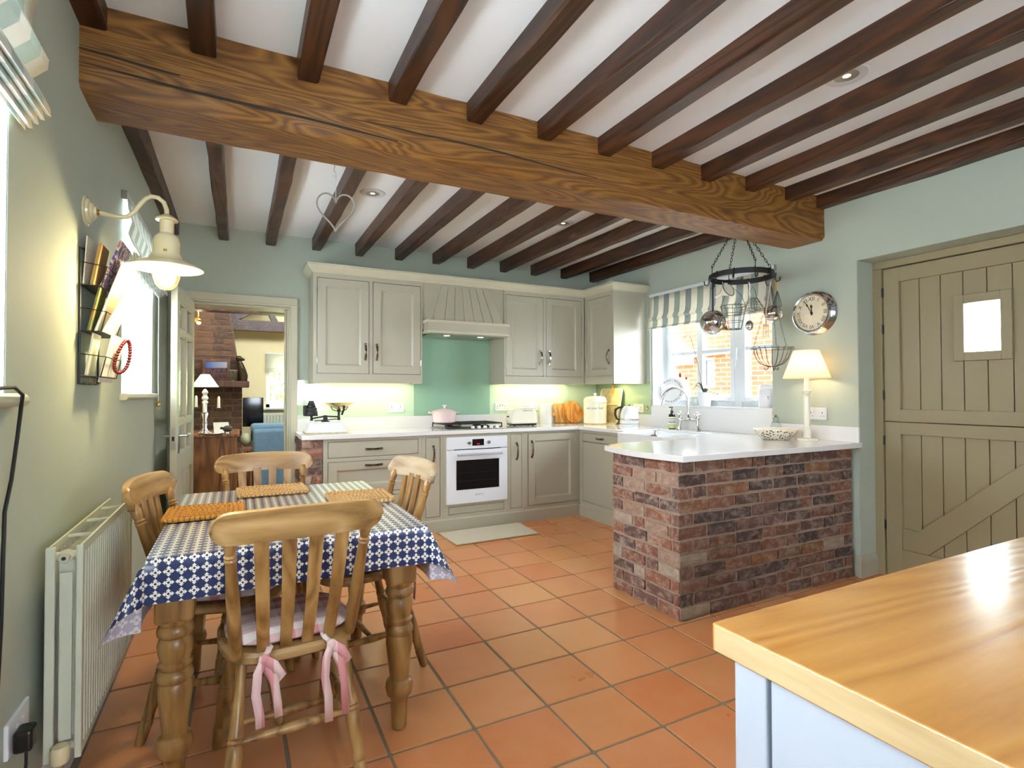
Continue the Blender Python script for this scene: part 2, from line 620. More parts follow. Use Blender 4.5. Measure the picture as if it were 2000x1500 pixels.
def letters_g(text, size, at, right, upv, depth=.0006, align='CENTER'):
    c = D.curves.new('print', 'FONT')
    c.body = text
    c.size = size
    c.align_x = align
    c.align_y = 'CENTER'
    o = D.objects.new('print', c)
    COL.objects.link(o)
    dg = bpy.context.evaluated_depsgraph_get()
    me = D.meshes.new_from_object(o.evaluated_get(dg))
    R, U = Vector(right).normalized(), Vector(upv).normalized()
    nrm = R.cross(U)
    A = Vector(at)
    g = G()
    g.add([A+R*v.co.x+U*v.co.y+nrm*depth for v in me.vertices], [tuple(p.vertices) for p in me.polygons])
    D.objects.remove(o)
    D.meshes.remove(me)
    D.curves.remove(c)
    return g

ORD = ['first', 'second', 'third', 'fourth', 'fifth', 'sixth', 'seventh', 'eighth', 'ninth', 'tenth', 'eleventh', 'twelfth', 'thirteenth', 'fourteenth']
XL, XR, YB, ZC, YR = -.5, 3.66, 5.0, 2.592, -2.3

# ================================================================== STRUCTURE
def st(name, g, mat, parent=None, **kw):
    return obj(name, g, mat, parent, kind=None if parent else 'structure', **kw)

# floor: grout bed with terracotta tiles laid on it
fl = st('floor', G().box(-.85, 4.0, YR, 5.2, -.12, -.0035), 'grout')
fl['label'] = 'terracotta tiled kitchen floor with grey grout'
PX, PY, TX, TY = .3095, .3040, 1.0815, 2.1125
tile_meshes = []
for k in range(4):
    hx, hy, c = (PX-.011)/2, (PY-.011)/2, .006
    rr = random.Random(k)
    pts = []
    for sx, sy in ((-1, -1), (1, -1), (1, 1), (-1, 1)):
        jx, jy = rr.uniform(-.0015, .0015), rr.uniform(-.0015, .0015)
        if sx*sy > 0:
            pts += [(sx*hx+jx, sy*(hy-c)+jy), (sx*(hx-c)+jx, sy*hy+jy)]
        else:
            pts += [(sx*(hx-c)+jx, sy*hy+jy), (sx*hx+jx, sy*(hy-c)+jy)]
    n = len(pts)
    g = G()
    ins = [(x*.985, y*.985) for x, y in pts]
    g.add([(x, y, -.012) for x, y in pts]+[(x, y, -.002) for x, y in pts]+[(x, y, 0) for x, y in ins],
          [(i, (i+1) % n, (i+1) % n+n, i+n) for i in range(n)]+[(i+n, (i+1) % n+n, (i+1) % n+2*n, i+2*n) for i in range(n)]+[tuple(range(2*n, 3*n))])
    tile_meshes.append(mesh('tile', g, 'tile'))
for i in range(-5, 9):
    for j in range(-6, 9):
        cx, cy = TX+(i+.5)*PX, TY+(j+.5)*PY
        if cx+PX/2 < XL-.02 or cx-PX/2 > 3.95 or cy > 5.0 or cy < .2 or (cx-.16 > 3.66 and not (.9 < cy < 2.2)):
            continue
        if cx > 3.15 and cy > 2.3 or (cy > 4.65 and cx > .6):
            continue
        o = D.objects.new('tile', tile_meshes[random.randrange(4)])
        COL.objects.link(o)
        o.location = (cx, cy, random.uniform(-.0008, .0008))
        o.rotation_euler = (0, 0, random.choice((0, math.pi)))
        o.parent = fl
# floor of the parts that cannot be seen and of the far room
far_floor = st('floor', G().box(-.5, 3.2, 5.2, 9.0, -.12, 0.0), 'dark_wood')
far_floor['label'] = 'dark wooden floor of the far sitting room'

cl = st('ceiling', G().box(-.85, 3.95, YR, 5.2, ZC, ZC+.12), 'ceiling')
cl['label'] = 'white plaster ceiling between the dark joists'

def wall_with_holes(name, axis, a0, a1, c0, c1, z0, z1, holes, mat, label):
    """wall slab: axis 'x' = normal along x (runs in y). c0,c1 the run; holes [(u0,u1,z0,z1)]"""
    g = G()
    us = sorted({c0, c1, *[h[0] for h in holes], *[h[1] for h in holes]})
    zs = sorted({z0, z1, *[h[2] for h in holes], *[h[3] for h in holes]})
    ui, zi = {}, {}
    def solid(u, z):
        return not any(h[0] < u < h[1] and h[2] < z < h[3] for h in holes)
    idx = {}
    def vert(u, z, s):
        k = (u, z, s)
        if k not in idx:
            a = a1 if s else a0
            idx[k] = len(g.v)
            g.v.append((a, u, z) if axis == 'x' else (u, a, z))
        return idx[k]
    nu, nz = len(us)-1, len(zs)-1
    S_ = [[solid((us[i]+us[i+1])/2, (zs[j]+zs[j+1])/2) for j in range(nz)] for i in range(nu)]
    def face(q):
        g.f.append(tuple(q))
    for i in range(nu):
        for j in range(nz):
            if not S_[i][j]:
                continue
            ua, ub, za, zb = us[i], us[i+1], zs[j], zs[j+1]
            face([vert(ua, za, 0), vert(ua, zb, 0), vert(ub, zb, 0), vert(ub, za, 0)])
            face([vert(ua, za, 1), vert(ub, za, 1), vert(ub, zb, 1), vert(ua, zb, 1)])
            for di, dj, e in ((-1, 0, ((ua, za), (ua, zb))), (1, 0, ((ub, zb), (ub, za))), (0, -1, ((ub, za), (ua, za))), (0, 1, ((ua, zb), (ub, zb)))):
                ii, jj = i+di, j+dj
                if not (0 <= ii < nu and 0 <= jj < nz) or not S_[ii][jj]:
                    (p, q), (r, s) = e
                    face([vert(p, q, 0), vert(p, q, 1), vert(r, s, 1), vert(r, s, 0)])
    if axis == 'y':
        g.f = [tuple(reversed(f)) for f in g.f]
    o = st(name, g, mat)
    o['label'] = label
    return o

W1 = (.30, 1.70, 1.215, 2.17)
W2 = (3.13, 4.15, 1.215, 2.17)
wall_with_holes('wall_left', 'x', -.85, XL, YR, 5.2, -.1, ZC+.1, [W1, W2], 'wall', 'duck egg green left wall beside the dining table')
wall_with_holes('wall_back', 'y', YB, 5.2, XL, 3.95, -.1, ZC+.1, [(-.37, .385, -.2, 1.965)], 'wall', 'duck egg blue back wall behind the wall cabinets')
W3 = (2.737, 4.076, 1.09, 2.12)
ALC = (1.02, 2.102, -.2, 2.096)
wall_with_holes('wall_right', 'x', XR, 3.96, YR, YB, -.1, ZC+.1, [W3, ALC], 'wall', 'pale green right wall with sink window and clock')
wall_with_holes('wall_rear', 'y', YR-.2, YR, -.85, 3.95, -.1, ZC+.1, [(.25, 1.65, .85, 2.1)], 'wall', 'plain wall behind the viewer with an added window')

# main beam and joists -------------------------------------------------
bm_ = thing('ceiling_beam', 'massive golden brown oak beam spanning the ceiling below the joists', 'beam', (1.6, 2.46, 2.29))
g = G()
n = 40
rows = []
rb = random.Random(3)
jit = [[(rb.uniform(-.003, .003), rb.uniform(-.003, .003)) for _ in range(8)] for _ in range(n+1)]
prof = [(2.320, 2.62), (2.320, 2.45), (2.318, 2.312), (2.336, 2.290), (2.46, 2.288), (2.585, 2.290), (2.603, 2.31), (2.603, 2.62)]
for i in range(n+1):
    x = XL-.02+(XR+.04-XL)*i/n
    rows.append([(x, p[0]+jit[i][k][0], p[1]+(jit[i][k][1] if 0 < k < 7 else 0)) for k, p in enumerate(prof)])
g.sheet(rows)
g.f = [tuple(reversed(f)) for f in g.f]
obj('timber', g, 'beam', bm_, smooth=True)
# the long drying cracks
def crack(pts, w_):
    g = G()
    n = len(pts)
    for i, (x, z) in enumerate(pts):
        h = w_*math.sin(math.pi*(i+.4)/(n+.3))
        g.v += [(x, 2.3130, z-h), (x, 2.3130, z+h), (x, 2.330, z)]
    for i in range(n-1):
        a, b = i*3, i*3+3
        g.f += [(a, b, b+1, a+1)]
    return g
obj('crack', crack([(-.50, 2.373), (-.35, 2.366), (-.2, 2.356), (0, 2.352), (.25, 2.348), (.45, 2.340), (.62, 2.334)], .006), 'gap', bm_)
obj('crack', crack([(.36, 2.385), (.55, 2.392), (.7, 2.388), (.9, 2.392), (1.15, 2.388), (1.4, 2.376), (1.7, 2.366)], .0045), 'gap', bm_)
obj('crack', crack([(-.50, 2.422), (-.42, 2.418), (-.3, 2.408), (-.2, 2.404)], .004), 'gap', bm_)

JX = [-.505, -.165, .204, .580, .953, 1.336, 1.712, 2.090, 2.474, 2.860, 3.245, 3.580]
def joist(x, wd, y0, y1, z0, label, group, seed):
    rj = random.Random(seed)
    n = 14
    g = G()
    rows = []
    for i in range(n+1):
        y = y0+(y1-y0)*i/n
        j = [rj.uniform(-.004, .004) for _ in range(4)]
        rows.append([(x, y, ZC+.02), (x+j[0], y, z0+.008), (x+.007+j[1]*.4, y, z0+j[2]), (x+wd-.007, y, z0+j[2]), (x+wd+j[3], y, z0+.008), (x+wd, y, ZC+.02)])
    g.sheet(rows)
    m = 6
    g.f.append(tuple(range(m)))
    g.f.append(tuple(n*m+k for k in reversed(range(m))))
    g.f = [tuple(reversed(f)) for f in g.f]
    return obj('ceiling_joist', g, 'joist', label=label, cat='joist', group=group)
for k, x in enumerate(JX):
    joist(x, .083, YR, 2.325, 2.503, f'dark brown ceiling joist on the near side of the main beam, {ORD[k]} from left', 'joists before the main beam', k)
    xb = [-.505, -.156, .202, .574, .946, 1.317, 1.687, 2.056, 2.422, 2.79, 3.173, 3.559][k]
    joist(xb, .076, 2.60, YB+.01, 2.486, f'dark brown ceiling joist between main beam and cabinets, {ORD[k]} from left', 'joists beyond the main beam', 50+k)

# downlights --------------------------------------------------------------
def downlight(x, y, label, on):
    t = thing('downlight', label, 'ceiling light', (x, y, ZC), group='recessed downlights')
    obj('bezel', G().lathe([(.048, ZC+.004), (.048, ZC-.006), (.080, ZC-.006), (.086, ZC), (.086, ZC+.004)], (x, y, 0), 28, True), 'white', t, smooth=True)
    obj('reflector', G().lathe([(.049, ZC-.004), (.040, ZC-.001), (.026, ZC-.0005), (0.0, ZC-.0005)], (x, y, 0), 24), 'steel', t, smooth=True)
    obj('lamp', G().lathe([(.0, ZC-.004), (.016, ZC-.004), (.018, ZC-.0006)], (x, y, 0), 16), glow('downlight_lamp_glow', (255, 236, 204), 1.5), t, smooth=True)
    spot('downlight_beam', (x, y, ZC-.012), (x, y, 0), 9, (1, .90, .74), 120, 1.0, .03)
downlight(.811, 3.668, 'recessed downlight with white bezel beside the hanging heart', 0)
downlight(2.335, 1.372, 'recessed downlight half hidden by a joist at upper right', 0)
downlight(.811, 1.30, 'added unseen downlight brightening the floor by the near end of the table', 0)  # extra lamp out of view, added to lift the near floor
downlight(2.326, 3.624, 'small recessed downlight half hidden between joists above the oven', 0)

# ------------------------------------------------------------------ left windows
def left_window(name, W, label):
    y0, y1, z0, z1 = W
    wd = st(name, G().box(-.82, -.76, y0, y0+.06, z0, z1).box(-.82, -.76, y1-.06, y1, z0, z1).box(-.82, -.76, y0+.06, y1-.06, z0, z0+.06).box(-.82, -.76, y0+.06, y1-.06, z1-.06, z1), 'white')
    wd['label'] = label
    st('glazing_bar', G().box(-.81, -.77, (y0+y1)/2-.02, (y0+y1)/2+.02, z0, z1), 'white', wd)
    st('glazing_bar', G().box(-.805, -.775, y0, y1, (z0+z1)/2-.012, (z0+z1)/2+.012), 'white', wd)
    st('pane', G().box(-.793, -.789, y0+.03, y1-.03, z0+.03, z1-.03), 'glass', wd)
    st('reveal', G().box(XL-.34, XL-.002, y1-.004, y1-.001, z0, z1).box(XL-.34, XL-.002, y0+.001, y0+.004, z0, z1).box(XL-.34, XL-.002, y0, y1, z1-.004, z1-.001), 'white', wd)
    g = G().box(-.80, XL, y0, y1, z0-.02, z0+.004)
    st('sill_board', g, 'white', wd)
    ng = G().tube([(XL+.018, y0-.045, z0-.010), (XL+.018, y1+.045, z0-.010)], .0165, 12).box(XL-.001, XL+.017, y0-.043, y1+.043, z0-.026, z0+.006)
    st('sill_nosing', ng, 'cream_paint', wd, smooth=True)
    return wd
left_window('window_1', W1, 'bright window at the far left edge beside the socket')
left_window('window_2', W2, 'bright window recess behind the wall lamp and letter rack')

# ------------------------------------------------------------------ sink window
y0, y1, z0, z1 = W3
X0, X1 = 3.83, 3.88
w3 = st('window_3', G().box(X0, X1, y0, y0+.05, z0, z1).box(X0, X1, y1-.055, y1, z0, z1).box(X0, X1, y0+.05, y1-.055, z0, z0+.05).box(X0, X1, y0+.05, y1-.055, z1-.05, z1), 'white', bev=.004)
w3['label'] = 'white cottage casement window above the sink'
st('mullion', G().box(X0-.012, X1, 3.155, 3.225, z0, z1), 'white', w3, bev=.006)
for a, b in ((3.225, 4.02), (2.787, 3.155)):
    f = .042
    st('casement', G().box(X0-.018, X1-.01, a, a+f, z0+.05, z1-.05).box(X0-.018, X1-.01, b-f, b, z0+.05, z1-.05).box(X0-.018, X1-.01, a+f, b-f, z0+.05, z0+.05+f).box(X0-.018, X1-.01, a+f, b-f, z1-.05-f, z1-.05), 'white', w3, bev=.004)
st('glazing_bar', G().box(X0-.010, X1-.015, 3.585, 3.655, z0+.06, z1-.06), 'white', w3, bev=.006)
for a, b in ((3.225, 3.59), (3.65, 4.02), (2.787, 3.155)):
    st('glazing_bar', G().box(X0-.010, X1-.015, a, b, 1.575, 1.612), 'white', w3, bev=.006)
for a, b in ((3.26, 3.59), (3.65, 3.98), (2.82, 3.12)):
    st('pane', G().box(3.853, 3.857, a, b, z0+.09, 1.58), 'glass', w3)
    st('pane', G().box(3.853, 3.857, a, b, 1.605, z1-.09), 'glass', w3)
st('stay_handle', G().tube([(X0-.03, 3.185, 1.50), (X0-.045, 3.185, 1.53), (X0-.045, 3.178, 1.57), (X0-.03, 3.185, 1.60)], .009, 8).tube([(X0-.045, 3.18, 1.54), (X0-.05, 3.19, 1.44)], .006, 6), 'white', w3, smooth=True)
st('casement_stay', G().tube([(X0-.03, 3.30, z0+.062), (X0-.03, 3.50, z0+.062)], .006, 8).box(X0-.04, X0-.02, 3.40, 3.42, z0+.05, z0+.075), 'white', w3)
st('casement_stay', G().tube([(X0-.03, 2.86, z0+.062), (X0-.03, 3.06, z0+.062)], .006, 8).box(X0-.04, X0-.02, 2.95, 2.97, z0+.05, z0+.075), 'white', w3)
st('reveal', G().box(XR+.001, X0, y1-.004, y1-.001, z0, z1).box(XR+.001, X0, y0+.001, y0+.004, z0, z1).box(XR+.001, X0, y0, y1, z1-.004, z1-.001), 'white', w3)
st('sill_slab', G().box(XR-.012, X0, y0, y1, z0-.012, z0+.008), 'quartz', w3, bev=.002)

# ------------------------------------------------------------------ unseen window added behind the viewer to let in fill light
fill_win = st('added_window_4', G().box(.25, .31, YR-.12, YR-.05, .85, 2.1).box(1.59, 1.65, YR-.12, YR-.05, .85, 2.1).box(.31, 1.59, YR-.12, YR-.05, 2.04, 2.1).box(.31, 1.59, YR-.12, YR-.05, .85, .91).box(.92, .98, YR-.12, YR-.05, .91, 2.04), 'white')
fill_win['label'] = 'white framed window added behind the viewer for fill light'
st('pane', G().box(.30, .93, YR-.09, YR-.086, .9, 2.05), 'glass', fill_win)
st('pane', G().box(.97, 1.60, YR-.09, YR-.086, .9, 2.05), 'glass', fill_win)

# ------------------------------------------------------------------ doorway to the sitting room, with architrave
tr = st('trim_1', G().box(.372, .3848, YB-.001, 5.2, 0, 1.945), 'cream_paint')
tr['label'] = 'cream architrave around the sitting room doorway'
for nm, g in (('architrave', G().box(.385, .455, YB-.022, YB-.0005, 0, 1.965).box(.400, .4545, YB-.03, YB-.021, 0, 1.98)),
              ('architrave', G().box(-.46, -.37, YB-.022, YB-.0005, 0, 1.965)),
              ('architrave', G().box(-.46, .455, YB-.022, YB-.0005, 1.966, 2.045).box(-.4595, .4545, YB-.03, YB-.021, 1.981, 2.0445)),
              ('door_stop', G().box(.356, .3718, YB+.05, YB+.09, 0, 1.965)),
              ('head_lining', G().box(-.3515, .384, YB, 5.2, 1.9455, 1.9648)),
              ('jamb_lining', G().box(-.3698, -.352, YB, 5.2, 0, 1.9648))):
    st(nm, g, 'cream_paint', tr, bev=.004)
st('strike_plate', G().box(.3545, .3565, YB+.06, YB+.08, .90, .96), 'gold', tr)

# glazed internal door, swung open into the kitchen: local frame x from hinge, y thickness
d1 = thing('door_1', 'open cream half glazed panel door beside the doorway', None, (-.338, 4.985, .01), math.radians(-94), world=False, kind='structure')
DW, DH, DT = .74, 1.95, .04
cols = (.09, .385, .65)
def dbox(x0, x1, z0, z1, t=DT, o=0):
    return G().box(x0, x1, -t/2+o, t/2+o, z0, z1)
st('stile', dbox(0, .095, 0, DH), 'cream_paint', d1, bev=.003)
st('stile', dbox(DW-.095, DW, 0, DH), 'cream_paint', d1, bev=.003)
st('mullion_bar', dbox(.345, .395, .2, DH-.1), 'cream_paint', d1, bev=.003)
for z0, z1 in ((0, .20), (.66, .80), (1.0, 1.035), (1.62, 1.655), (DH-.1, DH)):
    st('rail', dbox(.09, DW-.09, z0, z1), 'cream_paint', d1, bev=.003)
for xa, xb in ((.095, .345), (.395, .645)):
    for z0, z1 in ((.80, 1.0), (1.035, 1.62), (1.655, DH-.1)):
        st('pane', dbox(xa, xb, z0, z1, .005), 'glass', d1)
        st('bead', dbox(xa, xa+.012, z0, z1, .032).box(xb-.012, xb, -.016, .016, z0, z1).box(xa, xb, -.016, .016, z0, z0+.012).box(xa, xb, -.016, .016, z1-.012, z1), 'cream_paint', d1)
    st('lower_panel', dbox(xa, xb, .2, .66, .012).box(xa+.035, xb-.035, -.013, .013, .235, .625), 'cream_paint', d1, bev=.008)
st('latch_plate', G().box(DW, DW+.002, -.012, .012, .83, .98), 'steel', d1)
st('latch_bolt', G().box(DW, DW+.008, -.007, .007, .89, .92), 'plastic_black', d1)
for s in (-1, 1):
    st('handle_plate', G().box(DW-.075, DW-.035, s*(DT/2+.002)-.004, s*(DT/2+.002)+.004, .80, .99), 'chrome', d1, bev=.002)
    st('lever_handle', G().tube([(DW-.055, s*DT/2, .92), (DW-.055, s*(DT/2+.05), .92), (DW-.075, s*(DT/2+.055), .92), (DW-.16, s*(DT/2+.05), .925)], .009, 10), 'chrome', d1, smooth=True)

# ------------------------------------------------------------------ stable door in the right hand alcove
DX = 3.868
d2 = thing('door_2', 'closed taupe ledged stable door with a small square pane', None, (DX, 1.6, 0), kind='structure')
fr = G().box(3.835, 3.95, 2.045, 2.1012, 0, 2.046).box(3.835, 3.95, 1.021, 2.1012, 2.0465, 2.0952).box(3.835, 3.95, 1.021, 1.10, 0, 2.046)
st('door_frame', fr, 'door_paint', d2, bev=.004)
st('reveal', G().box(XR+.002, 3.834, 2.0985, 2.1012, 0, 2.0952), 'wall', d2)
yA, yB = 1.105, 2.040
stile = .095
def up_low(z0, z1, top):
    tz0, tz1 = (z0, z1)
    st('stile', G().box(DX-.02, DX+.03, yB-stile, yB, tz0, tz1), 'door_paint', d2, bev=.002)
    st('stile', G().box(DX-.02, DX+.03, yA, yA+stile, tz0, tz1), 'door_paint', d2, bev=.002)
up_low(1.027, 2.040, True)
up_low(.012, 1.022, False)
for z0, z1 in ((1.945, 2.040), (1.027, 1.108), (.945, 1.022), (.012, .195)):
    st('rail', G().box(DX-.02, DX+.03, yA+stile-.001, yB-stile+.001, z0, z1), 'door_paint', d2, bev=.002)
bw = .1155
for (z0, z1) in ((1.10, 1.95), (.19, .95)):
    y = yB-stile+.01
    k = 0
    while y > yA+stile:
        ya = max(y-bw, yA+stile-.01)
        if z0 > 1 and ya < 1.60 and y > 1.42:
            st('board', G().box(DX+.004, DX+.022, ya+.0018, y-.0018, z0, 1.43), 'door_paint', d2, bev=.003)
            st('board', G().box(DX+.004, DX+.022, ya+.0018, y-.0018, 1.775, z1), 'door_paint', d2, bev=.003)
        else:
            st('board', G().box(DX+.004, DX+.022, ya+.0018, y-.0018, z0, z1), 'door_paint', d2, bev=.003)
        y -= bw
        k += 1
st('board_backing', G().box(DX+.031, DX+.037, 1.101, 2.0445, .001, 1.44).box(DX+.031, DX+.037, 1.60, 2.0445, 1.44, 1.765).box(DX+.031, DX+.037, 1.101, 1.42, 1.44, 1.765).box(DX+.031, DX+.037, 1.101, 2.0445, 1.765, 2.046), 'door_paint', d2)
# diagonal brace of the lower leaf
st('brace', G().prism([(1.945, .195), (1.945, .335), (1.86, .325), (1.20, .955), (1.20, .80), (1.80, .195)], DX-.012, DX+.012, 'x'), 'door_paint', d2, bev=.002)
# small window
q0, q1, s0, s1 = 1.372, 1.648, 1.405, 1.80
ww = .052
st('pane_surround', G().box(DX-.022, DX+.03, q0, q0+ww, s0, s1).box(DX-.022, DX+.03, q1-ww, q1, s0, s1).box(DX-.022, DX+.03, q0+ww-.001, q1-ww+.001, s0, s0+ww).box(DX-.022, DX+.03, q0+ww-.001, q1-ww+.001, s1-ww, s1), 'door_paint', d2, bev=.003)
bull = G().box(DX+.006, DX+.010, q0+ww-.005, q1-ww+.005, s0+ww-.005, s1-ww+.005)
st('bullseye_pane', bull, 'clear', d2)
for r in (.018, .034, .050):
    st('bullseye_ring', G().tube([(DX+.004, 1.51+r*math.cos(a*.2618)*.9, 1.60+r*math.sin(a*.2618)*1.0) for a in range(24)], .0025, 6, True), 'clear', d2, smooth=True)
for z in (1.885, 1.64, 1.20, .90, .34):
    st('hinge', G().tube([(DX-.026, 2.043, z-.03), (DX-.026, 2.043, z+.03)], .007, 8), 'black', d2, smooth=True)

# skirting by the alcove
bb = st('baseboard_right', G().prism([(XR-.018, 0), (XR-.018, .10), (XR-.012, .115), (XR-.008, .135), (XR, .14), (XR, 0)], 2.1105, 2.124, 'y'), 'taupe')
bb['label'] = 'short moulded skirting board on the pillar by the stable door'
st('moulding', G().prism([(2.084, 0), (2.084, .10), (2.09, .115), (2.094, .135), (2.102, .14), (2.102, 0)], XR-.001, 3.836, 'x'), 'taupe', bb)
st('moulding', G().prism([(XR-.018, 0), (XR-.018, .10), (XR-.012, .115), (XR-.008, .135), (XR, .14), (XR, 0)], 2.084, 2.110, 'y'), 'taupe', bb)
bl = st('baseboard_left', G().prism([(XL+.018, 0), (XL+.018, .10), (XL+.012, .115), (XL, .14), (XL, 0)], YR, YB, 'y'), 'white')
bl['label'] = 'white skirting board along the left wall under the radiator'

# ------------------------------------------------------------------ yard outside the sink window
def yard_mat():
    m, t, b = nt('yard_brickwork')
    br = t.nodes.new('ShaderNodeTexBrick')
    br.inputs['Scale'].default_value = 1
    br.inputs['Brick Width'].default_value = .24
    br.inputs['Row Height'].default_value = .078
    br.inputs['Mortar Size'].default_value = .008
    br.inputs['Color1'].default_value = lin((132, 68, 38))
    br.inputs['Color2'].default_value = lin((106, 57, 36))
    br.inputs['Mortar'].default_value = lin((132, 112, 90))
    tc = t.nodes.new('ShaderNodeTexCoord')
    sp = t.nodes.new('ShaderNodeSeparateXYZ')
    cb = t.nodes.new('ShaderNodeCombineXYZ')
    t.links.new(tc.outputs['Object'], sp.inputs[0])
    t.links.new(sp.outputs[1], cb.inputs[0])
    t.links.new(sp.outputs[2], cb.inputs[1])
    t.links.new(cb.outputs[0], br.inputs['Vector'])
    col = mixc(t, ramp(t, noise(t, tc.outputs['Object'], 2.5, 5, .7), [(.5, (0, 0, 0, 1)), (.75, (.6, .6, .6, 1))]), br.outputs['Color'], lin((84, 70, 60)))
    t.links.new(col, b.inputs['Base Color'])
    b.inputs['Roughness'].default_value = .95
    return m
MT['yard'] = yard_mat()
yd = thing('brick_outbuilding', 'sunlit brick outbuilding seen through the sink window', 'building', (7.2, 6.0, 0))
obj('wall', G().box(7.2, 7.5, 4.9, 6.5, -.1, 3.3).box(7.2, 7.5, 6.85, 10.5, -.1, 3.3).box(7.2, 7.5, 6.5, 6.85, -.1, 1.30).box(7.2, 7.5, 6.5, 6.85, 1.82, 3.3), 'yard', yd)
obj('wall', G().box(7.7, 8.0, 3.7, 4.9, -.1, 2.9), 'yard', yd)
obj('window_frame', G().box(7.23, 7.29, 6.5, 6.54, 1.30, 1.82).box(7.23, 7.29, 6.81, 6.85, 1.30, 1.82).box(7.23, 7.29, 6.54, 6.81, 1.78, 1.82).box(7.23, 7.29, 6.54, 6.81, 1.30, 1.34), 'white', yd)
obj('window_pane', G().box(7.30, 7.32, 6.5, 6.85, 1.30, 1.82), 'black_glass', yd)
obj('lintel', G().prism([(6.25, 1.86), (6.3, 1.93), (6.55, 1.98), (6.95, 1.97), (6.95, 1.84)], 7.08, 7.199, 'x'), 'ivory', yd)
obj('canopy', G().prism([(6.95, 1.72), (6.95, 1.95), (7.45, 2.28), (7.45, 1.72)], 7.10, 7.199, 'x'), 'white', yd)
obj('drainpipe', G().tube([(7.12, 6.02, -.1), (7.12, 6.02, 3.3)], .05, 10), 'plastic_black', yd, smooth=True)
obj('stone_trough', G().box(6.7, 7.15, 5.75, 6.6, -.1, .62), plain('grey_yard_stone', (168, 162, 146), .9, var=.2, vs=8), label='grey stone trough against the yard wall outside', cat='trough', bev=.03)
obj('floor', G().box(4.0, 12, -2, 12, -.2, -.1), plain('yard_paving', (176, 168, 154), .9, var=.1), kind='structure', label='pale paving of the yard outside the window')
obj('garden_gate', G().prism([(3.5, -.1), (3.5, 1.35), (4.75, 1.35), (4.75, -.1)], 7.45, 7.5, 'x').box(7.42, 7.46, 3.5, 4.75, 1.1, 1.2), plain('weathered_gate_wood', (120, 104, 88), .85, var=.2), label='weathered wooden yard gate beyond the window', cat='gate')

# ================================================================== FITTED KITCHEN
def mapped(g, plane, F):
    """local (u, d, z): d = depth into the unit; plane 'y' faces the viewer, plane 'x' faces left"""
    if plane == 'y':
        g.v = [(p[0], F+p[1], p[2]) for p in g.v]
    else:
        g.v = [(F+p[1], p[0], p[2]) for p in g.v]
        g.f = [tuple(reversed(f)) for f in g.f]
    return g

def bow_handle(parent, plane, F, u, z, length=.128, vertical=True, mat='handle'):
    pts, n = [], 12
    g = G()
    for i in range(n+1):
        t = i/n
        a = (t-.5)*length
        d = -.006-.026*math.sin(math.pi*t)**.6
        wd = .0085+.002*abs(2*t-1)
        c = (u, d, z+a) if vertical else (u+a, d, z)
        if vertical:
            g.v += [(c[0]-wd, c[1]-.003, c[2]), (c[0]+wd, c[1]-.003, c[2]), (c[0]+wd, c[1]+.003, c[2]), (c[0]-wd, c[1]+.003, c[2])]
        else:
            g.v += [(c[0], c[1]-.003, c[2]-wd), (c[0], c[1]-.003, c[2]+wd), (c[0], c[1]+.003, c[2]+wd), (c[0], c[1]+.003, c[2]-wd)]
    for i in range(n):
        for k in range(4):
            g.f.append((i*4+k, i*4+(k+1) % 4, i*4+4+(k+1) % 4, i*4+4+k))
    g.f += [(3, 2, 1, 0), (n*4, n*4+1, n*4+2, n*4+3)]
    for s in (-.5, .5):
        if vertical:
            g.box(u-.009, u+.009, -.012, .001, z+s*length-.010, z+s*length+.010)
        else:
            g.box(u+s*length-.010, u+s*length+.010, -.012, .001, z-.009, z+.009)
    return obj('handle', mapped(g, plane, F), mat, parent, bev=.0015, smooth=True)

def panel_front(name, parent, plane, F, u0, u1, z0, z1, rail=.066, mat='taupe', flat=False, thick=.02):
    if flat:
        g = G().box(u0, u1, 0, thick, z0, z1)
        return obj(name, mapped(g, plane, F), mat, parent, bev=.0015)
    g = G().box(u0, u0+rail, 0, thick, z0, z1).box(u1-rail, u1, 0, thick, z0, z1).box(u0+rail-.0005, u1-rail+.0005, 0, thick, z0, z0+rail).box(u0+rail-.0005, u1-rail+.0005, 0, thick, z1-rail, z1)
    d = obj(name, mapped(g, plane, F), mat, parent, bev=.0012)
    a, b, c, e = u0+rail, u1-rail, z0+rail, z1-rail
    q = .014
    g = G()
    g.add([(a, .003, c), (b, .003, c), (b, .003, e), (a, .003, e), (a+q, .0145, c+q), (b-q, .0145, c+q), (b-q, .0145, e-q), (a+q, .0145, e-q)],
          [(0, 1, 5, 4), (1, 2, 6, 5), (2, 3, 7, 6), (3, 0, 4, 7), (4, 5, 6, 7)])
    obj('panel', mapped(g, plane, F), mat, d)
    return d

def face_frame(parent, plane, F, u0, u1, z0, z1, holes, mat='taupe'):
    """flat face frame with openings (3 mm gaps round the fronts)"""
    us = sorted({u0, u1, *[h[0] for h in holes], *[h[1] for h in holes]})
    zs = sorted({z0, z1, *[h[2] for h in holes], *[h[3] for h in holes]})
    g = G()
    for i in range(len(us)-1):
        for j in range(len(zs)-1):
            uc, zc = (us[i]+us[i+1])/2, (zs[j]+zs[j+1])/2
            if any(h[0] < uc < h[1] and h[2] < zc < h[3] for h in holes):
                continue
            g.box(us[i], us[i+1], 0, .022, zs[j], zs[j+1])
    return obj('face_frame', mapped(g, plane, F), mat, parent)

GAP = .004
def grow(u0, u1, z0, z1):
    return (u0-GAP, u1+GAP, z0-GAP, z1+GAP)

FY, UY = 4.465, 4.65
def hinge(parent, plane, F, u, z):
    obj('hinge', mapped(G().tube([(u, -.004, z-.025), (u, -.004, z+.025)], .0045, 8), plane, F), 'steel', parent, smooth=True)

